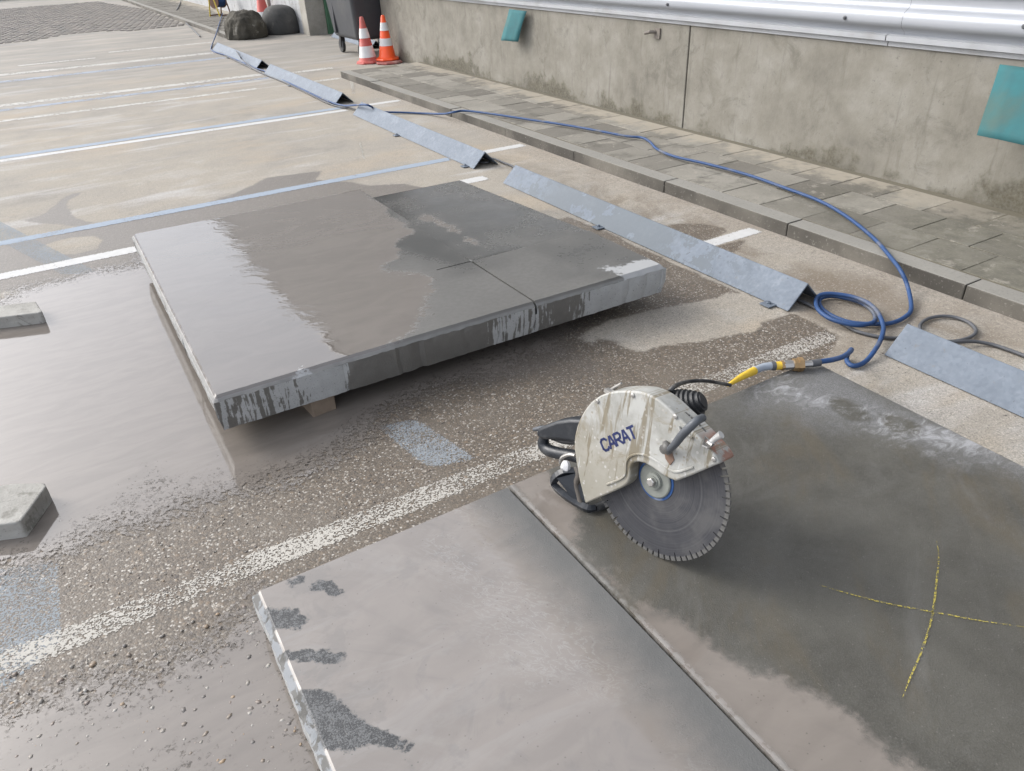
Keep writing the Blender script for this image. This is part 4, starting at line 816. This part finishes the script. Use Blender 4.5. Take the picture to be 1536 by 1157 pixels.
P = [at(*p) for p in gc]+[np.array([2.76, 7.4, G]), np.array([2.76, 6.2, G]), np.array([2.77, 5.2, G])]+[at(*p) for p in ((738, 238, G), (755, 244, G), (772, 252, G))]+[np.array([2.76, 4.4, G]), np.array([2.76, 3.2, G]), np.array([2.76, 2.15, G])]+[at(*p) for p in (q(150, 190, .008), q(240, 240, .008), q(350, 305, .010), q(430, 345, .010), q(560, 377, .010), q(670, 388, .010))]
P += [at(*q(x, y, .012)) for x, y in ((780, 375), (900, 385), (1000, 408), (1100, 405), (1190, 375), (1215, 335), (1170, 285), (1080, 250), (980, 242), (890, 262), (845, 300), (850, 345))]+[at(*q(x, y, z_)) for x, y, z_ in ((900, 385, .02), (980, 405, .03), (1080, 412, .03), (1200, 410, .02), (1320, 430, .012), (1430, 465, .012), (1536, 505, .012), (1650, 555, .012))]
o = MB().tube(P, 0.0078, 8, smooth_n=7).build('grey_cable', MT['grey_cable'], smooth=True, angle=75); tag(o, 'dark grey power cable running under the wheel stops with a loop on the tarmac', 'cable')
cable('thin_cable', [(352, 74, .06), (358, 82, .13), (364, 90, .075), (376, 100, .02), (392, 109, .02)], 0.008, MT['grey_cable'], 'short grey cable looped over the wheel stop near the mossy boulder', 'cable')
cable('thin_cable', [(275, -5, .02), (270, 5, .075), (266, 14, .075), (263, 20, .03), (285, 40, .02), (300, 55, .02)], 0.012, MT['grey_cable'], 'grey cable lying across the far pavement and kerb', 'cable')

# ================================================================== coupling between hose and saw
cp = empty('hose_coupling', tuple(at(1195, 552, Z2))); tag(cp, 'brass and steel hose coupling with yellow sleeves on the slab edge', 'coupling')
def cpart(a, b, r, mat, name, seg=12, sub=0):
    A_, B_ = at(*a), at(*b); child_world(MB().tube([A_, B_], r, seg), name, mat, cp, smooth=True)
ZC = 0.166
child_world(MB().tube([at(1092, 578, .19), at(1112, 566, .178), at(1131, 556.5, ZC)], [0.006, 0.012, 0.0155], 12, smooth_n=6), 'yellow_sleeve', MT['yellow'], cp, smooth=True)
child_world(MB().tube([at(1130, 557, ZC), at(1145, 551, ZC), at(1160, 549, ZC)], 0.0145, 12, smooth_n=5), 'grey_tape', simple('grey_tape', (0.26, 0.29, 0.33), 0.5), cp, smooth=True)
cpart((1157, 549.3, ZC), (1163, 549, ZC), 0.0165, MT['grey_cable'], 'clamp'); cpart((1163, 549, ZC), (1172, 548.5, ZC), 0.0155, MT['yellow'], 'yellow_ring')
cpart((1171.5, 548.5, ZC), (1176, 548.2, ZC), 0.0185, MT['brass'], 'collar', 6); cpart((1175, 548.2, ZC), (1192, 547.2, ZC), 0.0175, MT['steel'], 'steel_fitting', 8)
cpart((1190, 547.3, ZC), (1197, 547, ZC), 0.024, MT['brass'], 'brass_nut', 8); cpart((1196.5, 547, ZC), (1204, 546.6, ZC), 0.0265, MT['brass'], 'brass_nut', 6)
cpart((1203, 546.6, ZC), (1218, 545.6, ZC), 0.0125, MT['steel'], 'hose_tail', 8); cpart((1217, 545.6, ZC), (1230, 543.6, ZC), 0.0135, MT['grey_cable'], 'crimp')

# ================================================================== cut-off saw
az, el = math.radians(10.28), math.radians(10.85)
SN = np.array([-math.cos(az)*math.cos(el), -math.sin(az)*math.cos(el), math.sin(el)])
SC = np.array([0, 0, CAM_H])+1.0635*(np.array([0.98090, 1.03839, 0.42044])-np.array([0, 0, CAM_H]))
SU = np.array([0, 0, 1.])-SN*SN[2]; SU /= np.linalg.norm(SU); SF = np.cross(SU, SN); BR = 0.2127
saw = empty('cutoff_saw'); saw.matrix_world = Matrix(((SF[0], SU[0], SN[0], SC[0]), (SF[1], SU[1], SN[1], SC[1]), (SF[2], SU[2], SN[2], SC[2]), (0, 0, 0, 1)))
tag(saw, 'dirty white hand-held concrete saw with large diamond blade standing on the slab', 'saw')
def lc(px, py, d=0.0):
    P = onplane(px, py, SC+SN*d, SN)-SC; return np.array([P@SF, P@SU, P@SN])
def wl(P): P = np.array(P, float)-SC; return np.array([P@SF, P@SU, P@SN])     # world -> saw frame
# guard
m = M('guard_dirty_white'); x, y, z = m.sep(); n = m.noise(14, 6, 0.65); nf = m.noise(70, 4, 0.65)
col = m.mix(m.ss(n, 0.3, 0.7), (0.25, 0.248, 0.225), (0.37, 0.37, 0.35))
tx_ = m.n('ShaderNodeCombineXYZ', {0: m.mul(x, 36.0), 1: m.mul(y, 4.0), 2: 0.0}).outputs[0]; stx = m.noise(1.0, 4, 0.6, tx_, 0.4)
low = m.ss(m.add(y, m.mul(m.sub(n, 0.5), 0.12)), 0.10, 0.0)
col = m.mix(m.mul(low, 0.55), col, (0.235, 0.21, 0.155)); col = m.mix(m.ss(stx, 0.54, 0.60, 0, 0.85), col, (0.155, 0.13, 0.085))
col = m.mix(m.ss(m.noise(1.0, 4, 0.6, m.n('ShaderNodeCombineXYZ', {0: m.mul(x, 48.0), 1: m.mul(y, 6.0), 2: 3.0}).outputs[0], 0.5), 0.66, 0.69, 0, 0.8), col, (0.47, 0.475, 0.47))
col = m.mix(m.ss(m.noise(26, 5, 0.7), 0.66, 0.72, 0, 0.7), col, (0.22, 0.17, 0.11))
spl = m.vor(95); spf = m.mul(m.ss(m.sep(spl.outputs['Color'])[0], 0.72, 0.76), m.ss(spl.outputs['Distance'], 0.42, 0.25)); col = m.mix(m.mul(spf, 0.55), col, m.mix(m.sep(spl.outputs['Color'])[1], (0.20, 0.175, 0.13), (0.44, 0.43, 0.41)))
col = m.mix(m.ss(m.noise(6, 6, 0.75, None, 0.8), 0.55, 0.66, 0, 0.65), col, (0.21, 0.185, 0.135))
rust = m.mul(m.ss(m.add(x, m.mul(m.sub(n, 0.5), 0.06)), 0.095, 0.125), m.mul(m.ss(z, 0.034, 0.026), m.ss(n, 0.42, 0.5))); spl = m.vor(95); spf = m.mul(m.ss(m.sep(spl.outputs['Color'])[0], 0.72, 0.76), m.ss(spl.outputs['Distance'], 0.42, 0.25)); col = m.mix(m.mul(spf, 0.55), col, m.mix(m.sep(spl.outputs['Color'])[1], (0.20, 0.175, 0.13), (0.44, 0.43, 0.41)))
col = m.mix(m.ss(m.noise(6, 6, 0.75, None, 0.8), 0.55, 0.66, 0, 0.65), col, (0.21, 0.185, 0.135))
rust = m.mul(rust, m.ss(y, 0.02, 0.06))
col = m.mix(m.mul(rust, 0.85), col, m.mix(nf, (0.16, 0.06, 0.035), (0.30, 0.15, 0.10)))
MT['guard'] = m.bsdf(col, m.lin(n, 0.3, 0.7, 0.4, 0.7), 0, m.bump(m.add(n, m.mul(nf, 0.5)), 0.25, 0.003))
GD = 0.036
arc = [(877.6, 756), (869, 722), (863, 688), (861, 661), (867, 635), (878, 614), (892, 599), (910, 590), (933, 586.5), (961, 588), (983, 597), (1000, 610), (1014, 623.5), (1029.5, 638), (1045, 653), (1059, 668), (1072, 683), (1079, 696)]
low_ = [(1068.6, 700), (1036, 714), (1013, 722.5), (995, 714), (978, 702), (963, 694.5), (951, 694.5), (945.5, 702), (944, 719), (936, 730), (907, 743.5)]
ap = [lc(x_, y_, GD)[:2] for x_, y_ in arc]; lp = [lc(x_, y_, GD)[:2] for x_, y_ in low_]
ap = [p_[:2] for p_ in spline([np.append(p_, 0) for p_ in ap[1:]], 4)]; ap = [lc(877.6, 756, GD)[:2]]+ap
lp = lp[:2]+[p_[:2] for p_ in spline([np.append(p_, 0) for p_ in lp[2:]], 4)]
guard = MB().prism(ap+lp, -0.030, GD).build('blade_guard', MT['guard'], saw, smooth=True, bevel=0.006, bseg=3, angle=35)
# raised lettering, painted stencil
BLU = simple('blue_stencil_paint', (0.010, 0.018, 0.085), 0.6, var=0.3, scale=60)
o0 = lc(906.5, 677, GD+0.0008); o1 = lc(957.5, 655, GD+0.0008); ex = (o1-o0); tw = np.linalg.norm(ex); ex /= tw; ey = np.array([-ex[1], ex[0], 0])
o_up = lc(903, 660, GD+0.0008)-o0; hh = abs(o_up@ey)*1.02; lw = tw/5*0.84; ad = tw/5
G_ = {'C': [[(1, .82), (.75, 1), (.25, 1), (0, .8), (0, .56)], [(0, .46), (0, .2), (.25, 0), (.75, 0), (1, .18)]], 'A': [[(0, 0), (.42, 1)], [(.58, 1), (1, 0)], [(.24, .32), (.76, .32)]], 'R': [[(0, 0), (0, 1)], [(.16, 1), (.75, 1), (1, .8), (.9, .55), (.5, .46), (.16, .46)], [(.5, .4), (1, 0)]], 'T': [[(0, 1), (1, 1)], [(.5, .88), (.5, 0)]]}
lt = MB(); th = hh*0.11
for i, ch in enumerate('CARAT'):
    for st_ in G_[ch]:
        for (ax_, ay_), (bx_, by_) in zip(st_[:-1], st_[1:]):
            A_ = o0+ex*(i*ad+ax_*lw)+ey*ay_*hh; B_ = o0+ex*(i*ad+bx_*lw)+ey*by_*hh; t_ = (B_-A_)/np.linalg.norm(B_-A_); n_ = np.array([-t_[1], t_[0], 0])*th; A_ = A_-t_*th*0.6; B_ = B_+t_*th*0.6
            lt.add([A_+n_, A_-n_, B_-n_, B_+n_], [(0, 1, 2, 3)])
lt.build('lettering', BLU, guard)
for (px, py) in ((896.5, 602), (949.5, 593), (1013.5, 625), (1071, 689)):
    MB().lathe([(0.006, 0), (0.006, 0.003), (0.003, 0.004)], lc(px, py, GD), 10, axis=(0, 0, 1)).build('rivet', MT['steel'], guard)
# ridge pressed along the hub notch
rp = [lc(x_, y_-5, GD+0.001) for x_, y_ in ((1040, 706), (1015, 713), (1000, 707), (982, 695), (964, 687), (949, 688), (940, 697), (938, 716), (930, 724), (910, 732))]
MB().tube(rp, 0.0032, 6, smooth_n=4).build('edge_bead', MT['guard'], guard, smooth=True)
# blade
m = M('blade_steel'); x, y, z = m.sep(); rr = m.mth('SQRT', m.add(m.mul(x, x), m.mul(y, y))); ring = m.noise(1.0, 3, 0.6, m.n('ShaderNodeCombineXYZ', {0: m.mul(rr, 260.0), 1: 0.0, 2: 0.0}).outputs[0]); n = m.noise(30, 5, 0.65); n2 = m.noise(9, 4, 0.6)
col = m.mix(m.ss(ring, 0.3, 0.7), (0.038, 0.039, 0.045), (0.072, 0.073, 0.080)); col = m.mix(m.ss(n2, 0.45, 0.7, 0, 0.5), col, (0.13, 0.128, 0.125)); col = m.mix(m.ss(m.mth('ABSOLUTE', m.sub(rr, 0.135)), 0.002, 0.0, 0, 0.5), col, (0.14, 0.14, 0.14))
MT['blade'] = m.bsdf(col, m.lin(n, 0.3, 0.7, 0.42, 0.65), 0.35, m.bump(m.add(ring, n), 0.15, 0.002))
NS = 72; pts = []
for i in range(NS):
    a0 = 2*math.pi*i/NS; gd = 0.022 if i % 3 == 0 else 0.0125; w_ = 2*math.pi/NS
    for f_, r_ in ((0.0, BR-gd), (0.13, BR-gd), (0.18, BR-0.0105), (0.5, BR-0.0105), (0.94, BR-0.0105)): pts.append(((r_)*math.cos(a0+f_*w_), r_*math.sin(a0+f_*w_)))
blade = MB().prism(pts, -0.0018, 0.0018).build('blade', MT['blade'], saw)
MT['segm'] = simple('diamond_segment', (0.10, 0.098, 0.094), 0.65, 0.2, scale=90)
dw = 2*math.pi/NS*0.70; sg = [((r_)*math.cos(a_), r_*math.sin(a_)) for r_, a_ in ((BR-0.011, 0), (BR, 0), (BR, dw/2), (BR, dw), (BR-0.011, dw), (BR-0.011, dw/2))]
s0 = MB().prism(sg, -0.0024, 0.0024).build('blade_segment', MT['segm'], blade)
for i in range(NS):
    o = s0 if i == 0 else copy_child(s0, blade); o.rotation_euler = (0, 0, 2*math.pi*(i+0.215)/NS)
MB().lathe([(0.054, 0.002), (0.054, 0.0035), (0.02, 0.0035)], (0, 0, 0), 40, axis=(0, 0, 1)).build('blue_label_ring', simple('blue_label', (0.012, 0.06, 0.19), 0.5, scale=60, dirt=(0.3, 0.33, 0.36), dirt_amt=0.2), blade, smooth=True, angle=30)
MT['flange'] = simple('grey_green_flange', (0.19, 0.20, 0.18), 0.55, 0.1, scale=40)
fl = MB().lathe([(0.047, 0.0035), (0.047, 0.007), (0.044, 0.009), (0.024, 0.0095), (0.024, 0.012), (0.0, 0.012)], (0, 0, 0), 40, axis=(0, 0, 1)).build('flange', MT['flange'], saw, smooth=True, angle=30)
MB().lathe([(0.022, 0.012), (0.022, 0.015), (0.015, 0.016), (0.015, 0.018)], (0, 0, 0), 28, axis=(0, 0, 1)).build('washer', MT['flange'], fl, smooth=True, angle=30)
MB().lathe([(0.0115, 0.018), (0.0115, 0.026), (0.009, 0.028), (0.0, 0.028)], (0, 0, 0), 6, axis=(0, 0, 1)).build('nut', MT['steel'], fl)
# guard handle: grey tube on two mounts, and its rubber joint
MT['greytube'] = simple('grey_rubber_grip', (0.065, 0.072, 0.082), 0.5, scale=40)
MB().tube([lc(1003, 676, GD+0.012), lc(1012, 667, GD+0.028), lc(1024, 652, GD+0.034), lc(1036, 640, GD+0.032), lc(1046, 631, GD+0.02), lc(1054, 627, GD-0.01)], [0.008, 0.0095, 0.0105, 0.0105, 0.010, 0.0095], 12, smooth_n=6).build('front_grip', MT['greytube'], saw, smooth=True, angle=60)
jp = MB().tube([lc(998, 664, GD+0.004), lc(1000, 672, GD+0.014), lc(1004, 680, GD+0.010)], [0.007, 0.011, 0.008], 10, smooth_n=4); jp.lathe([(0.012, 0), (0.012, 0.016), (0.006, 0.018)], lc(1001, 672, GD), 12, axis=(0, 0, 1)); jp.build('grip_joint', MT['black_rubber'], saw, smooth=True)
ld = MB().tube([lc(1018, 640, GD+0.004), lc(1021, 647, GD+0.006), lc(1030, 652, GD+0.006), lc(1038, 657, GD+0.004)], 0.0035, 8, smooth_n=4).build('wire_clip', MT['guard'], saw, smooth=True)
MB().prism([tuple(lc(*p_, GD)[:2]) for p_ in ((996, 672), (1008, 678), (1012, 690), (1006, 698), (999, 688))], GD-0.001, GD+0.003).build('grip_plate', simple('rusty_plate', (0.16, 0.10, 0.07), 0.7), saw, bevel=0.001)
# latch with bolt on the front of the guard
la = MB(); la.tube([lc(1054, 668, GD+0.003), lc(1058, 656, GD+0.004), lc(1070, 666, GD+0.004), lc(1062, 672, GD+0.003), lc(1054, 668, GD+0.003)], 0.003, 8)
la.tube([lc(1062, 663, GD+0.003), lc(1069, 668, GD+0.004)], 0.006, 8); la.build('latch', MT['steel'], saw, smooth=True)
MB().tube([lc(1066, 664, GD), lc(1074, 657, GD-0.004), lc(1082, 652, GD-0.006)], [0.007, 0.0075, 0.0095], 12).build('latch_bolt', simple('bright_bolt', (0.6, 0.6, 0.58), 0.35, 0.6), saw, smooth=True)
MB().tube([lc(910, 590, 0.0), lc(919, 584, 0.004), lc(932, 575, 0.01)], [0.004, 0.006, 0.003], 8).box(lc(914, 588, GD-0.012)-[0.012, 0.003, 0.008], lc(914, 588, GD-0.012)+[0.012, 0.006, 0.008]).build('water_valve', MT['steel'], saw, smooth=True)
# motor body on the far side
MT['motor'] = MT['dark_plastic']
MB().lathe([(0.05, -0.20), (0.065, -0.19), (0.07, -0.13), (0.08, -0.12), (0.08, -0.031)], (-0.09, 0.03, 0), 24, axis=(0, 0, 1)).build('motor_housing', MT['motor'], saw, smooth=True, angle=40)
rb = MB(); c0 = lc(1031, 611, -0.09); prof = []
for i in range(9): t = i*0.0105; prof += [(0.056-0.0008*i*i*0.6, t), (0.056-0.0008*i*i*0.6, t+0.006), (0.049-0.0008*i*i*0.6, t+0.0065), (0.049-0.0008*i*i*0.6, t+0.0103)]
rb.lathe([(0.0, 0)]+prof+[(0.0, prof[-1][1])], c0-np.array([0.036, 0.030, -0.01]), 28, axis=(0.72, 0.62, -0.25)); rb.build('ribbed_motor_cap', MT['black_rubber'], saw, smooth=True, angle=30)
MB().prism([(-0.19, -0.06), (0.02, -0.02), (0.02, 0.08), (-0.03, 0.13), (-0.17, 0.12), (-0.21, 0.04)], -0.12, -0.031).build('gear_case', MT['motor'], saw, bevel=0.012)
# rear handle (D grip)
d = -0.02
up_ = [(882, 627), (862, 626), (842, 629), (824, 636), (813, 641), (812, 651), (820, 658), (838, 657), (856, 659), (882, 664)]
MB().prism([tuple(lc(*p_, d)[:2]) for p_ in up_], d-0.028, d+0.024).build('rear_handle', MT['dark_plastic'], saw, smooth=True, bevel=0.010, bseg=3, angle=40)
MB().tube([lc(820, 650, d), lc(816, 658, d), lc(815.5, 667, d), lc(822, 675, d), lc(838, 680, d), lc(856, 683, d), lc(876, 688, d)], [0.014, 0.016, 0.018, 0.0185, 0.018, 0.0175, 0.018], 14, smooth_n=6).build('hand_grip', MT['dark_plastic'], saw, smooth=True, angle=60)
MB().tube([lc(828, 657, d), lc(845, 662, d), lc(866, 664, d)], [0.006, 0.009, 0.008], 8, smooth_n=4).build('trigger', MT['black_rubber'], saw, smooth=True)
MB().tube([lc(822, 644, d), lc(811, 643, d), lc(801, 644.5, d)], [0.012, 0.0085, 0.006], 10).build('cable_gland', MT['greytube'], saw, smooth=True)
# clamp knob and hinge strap below the handle
MB().lathe([(0.012, 0), (0.019, 0.004), (0.019, 0.012), (0.012, 0.018), (0.0, 0.020)], lc(852, 701, 0.0), 18, axis=(-0.3, 0.2, 0.9)).build('clamp_knob', simple('dusty_knob', (0.42, 0.42, 0.43), 0.8, scale=90, var=0.4), saw, smooth=True)
MB().tube([lc(840, 696, 0.0), lc(843, 687, 0.0), lc(854, 682, 0.0), lc(863, 683, 0.0)], [0.004, 0.006, 0.006, 0.005], 8, smooth_n=4).build('clamp_lever', MT['steel'], saw, smooth=True)
MB().tube([lc(864, 700, 0.005), lc(869, 712, 0.006), lc(865, 726, 0.004), lc(868, 742, 0.006), lc(873, 757, 0.006), lc(880, 760, 0.0)], [0.008, 0.011, 0.009, 0.008, 0.009, 0.006], 10, smooth_n=5).build('hinge_strap', simple('muddy_strap', (0.085, 0.075, 0.065), 0.7, scale=60, var=0.5), saw, smooth=True)
# foot frame standing on the slab
fz = Z2+0.018; ft = [at(866, 707, 0.235), at(846, 708, 0.23), at(833, 717, 0.205), at(831, 727, 0.175), at(846, 742, fz+0.008), at(866, 755, fz), at(882, 763, fz), at(893, 762, fz)]
MB().tube([wl(p_) for p_ in ft], [0.012, 0.0125, 0.013, 0.013, 0.013, 0.013, 0.0125, 0.011], 4, smooth_n=3).build('foot', MT['dark_plastic'], saw, bevel=0.004)
MB().add([wl(at(*p_)) for p_ in ((836, 717, 0.21), (866, 709, 0.235), (884, 755, 0.165), (860, 748, 0.165))], [(0, 1, 2, 3)]).build('foot_plate', MT['dark_plastic'], saw).modifiers.new('t', 'SOLIDIFY').thickness = 0.006
MB().tube([wl(at(893, 763, Z2+0.012)), wl(at(905, 758, Z2+0.012)), wl(at(912, 750, Z2+0.03))], [0.012, 0.014, 0.010], 10).build('foot_pad', MT['black_rubber'], saw, smooth=True)
# supply lead from motor to coupling
P = [SC+SF*a_+SU*b_+SN*c_ for a_, b_, c_ in (lc(1000, 604, -0.06), lc(1003, 590, -0.075), lc(1012, 580, -0.10))]+[at(1028, 573.5, .33), at(1045, 571.5, .29), at(1062, 572, .25), at(1080, 575, .21), at(1096, 578, .19)]
o = MB().tube(P, 0.0062, 10, smooth_n=7).build('supply_lead', MT['black_rubber'], smooth=True); tag(o, 'thin black lead arching from the saw to the yellow sleeve', 'lead')

# ================================================================== loose stones
def gravel(n, region, smin, smax, name, label, zbase, seed):
    rg = np.random.default_rng(seed); ico = bmesh.new(); bmesh.ops.create_icosphere(ico, subdivisions=1, radius=1.0)
    BV = np.array([v.co[:] for v in ico.verts]); BF = np.array([[v.index for v in f.verts] for f in ico.faces]); ico.free()
    V = []; F = []; col = []; P = np.array(region); lo, hi = P.min(0), P.max(0); k = 0
    pal = np.array([(0.24, 0.22, 0.19), (0.32, 0.31, 0.28), (0.15, 0.11, 0.075), (0.28, 0.17, 0.07), (0.06, 0.055, 0.055), (0.12, 0.10, 0.085), (0.24, 0.22, 0.19), (0.16, 0.11, 0.085)])
    while k < n:
        x, y = rg.uniform(lo, hi)
        if sdf(region, np.array([x]), np.array([y]))[0] > 0: k += 0.02; continue
        s_ = smin+(smax-smin)*rg.random()**3; sc_ = s_*np.array([rg.uniform(.8, 1.4), rg.uniform(.7, 1.1), rg.uniform(.3, .55)]); a = rg.uniform(0, 6.28)
        v = BV*sc_*(1+rg.uniform(-.18, .18, (len(BV), 1))); v = np.stack([v[:, 0]*math.cos(a)-v[:, 1]*math.sin(a)+x, v[:, 0]*math.sin(a)+v[:, 1]*math.cos(a)+y, v[:, 2]+zbase-sc_[2]*0.1], -1)
        F.append(BF+len(V)*len(BV)); V.append(v); col.append(pal[rg.integers(len(pal))]*rg.uniform(.7, 1.25)); k += 1
    me = bpy.data.meshes.new(name); Va = np.concatenate(V); Fa = np.concatenate(F); me.from_pydata(Va.tolist(), [], Fa.tolist())
    ca = me.color_attributes.new('tint', 'FLOAT_COLOR', 'POINT'); ca.data.foreach_set('color', np.concatenate([np.repeat(np.append(c, 1)[None], len(BV), 0) for c in col]).ravel().astype(np.float32))
    m = M('loose_stone'); t = m.n('ShaderNodeVertexColor', layer_name='tint').outputs[0]; me.materials.append(m.bsdf(m.mix(m.noise(200, 3), t, (0.2, 0.18, 0.16)), 0.5, 0, m.bump(m.noise(400, 3), 0.3, 0.002)))
    me.polygons.foreach_set('use_smooth', [True]*len(me.polygons)); o = bpy.data.objects.new(name, me); C.objects.link(o); tag(o, label, 'gravel', kind='stuff'); return o
gravel(520, poly([(-60, 1020), (100, 1000), (360, 905), (385, 920), (500, 1200), (-60, 1200)]), 0.0018, 0.0078, 'gravel', 'small coloured stones lying in the mud beside the sawn slab', 0.0026, 3)
gravel(700, poly([(170, 830), (90, 850), (100, 960), (360, 860), (800, 660), (830, 610), (600, 640), (370, 745)]), 0.0012, 0.0038, 'gravel', 'fine loose grit on the damp tarmac beside the worn white line', 0.002, 5)
gravel(420, poly([(1230, 420), (1380, 470), (1536, 570), (1536, 640), (1320, 560), (1240, 540), (1270, 500)]), 0.0012, 0.0038, 'gravel', 'fine loose grit on the dry tarmac around the coiled hose', 0.002, 8)

# ================================================================== parked car at the far end of the lane
car = empty('parked_car', (0.05, 38.6, 0)); tag(car, 'dark parked car at the far end of the lane', 'car')
MT['carpaint'] = simple('dark_car_paint', (0.02, 0.022, 0.026), 0.25, 0.2, var=0.1, bump=0.02); MT['glass'] = simple('car_glass', (0.01, 0.012, 0.014), 0.08, 0, var=0.05, bump=0.0)
side = [(-2.1, 0.35), (-2.15, 0.6), (-2.05, 0.78), (-1.2, 0.95), (-0.55, 1.38), (0.8, 1.42), (1.5, 1.02), (2.05, 0.95), (2.15, 0.6), (2.1, 0.32)]
V = [(x, -0.86, z) for x, z in side]+[(x, 0.86, z) for x, z in side]; n = len(side)
MB().add(V, [tuple(range(n)), tuple(range(n, 2*n))[::-1]]+[(i, (i+1) % n, n+(i+1) % n, n+i) for i in range(n)]).build('body', MT['carpaint'], car, bevel=0.08, bseg=3)
MB().add([(x, yv, z) for yv in (-0.868, ) for x, z in ((-1.05, 0.98), (-0.5, 1.3), (0.75, 1.34), (1.3, 1.0))], [(0, 1, 2, 3)]).build('side_window', MT['glass'], car)
for sx in (-1.3, 1.3):
    for sy in (-0.8, 0.8):
        wv = MB().lathe([(0.2, -0.09), (0.30, -0.1), (0.32, -0.07), (0.32, 0.07), (0.30, 0.1), (0.2, 0.09)], (sx, sy, 0.32), 28, axis=(0, 1, 0)).build('wheel', MT['black_rubber'], car, smooth=True)
        MB().lathe([(0.2, -0.085), (0.05, -0.1), (0.05, 0.1), (0.2, 0.085)], (sx, sy, 0.32), 20, axis=(0, 1, 0)).build('rim', MT['steel'], wv, smooth=True)
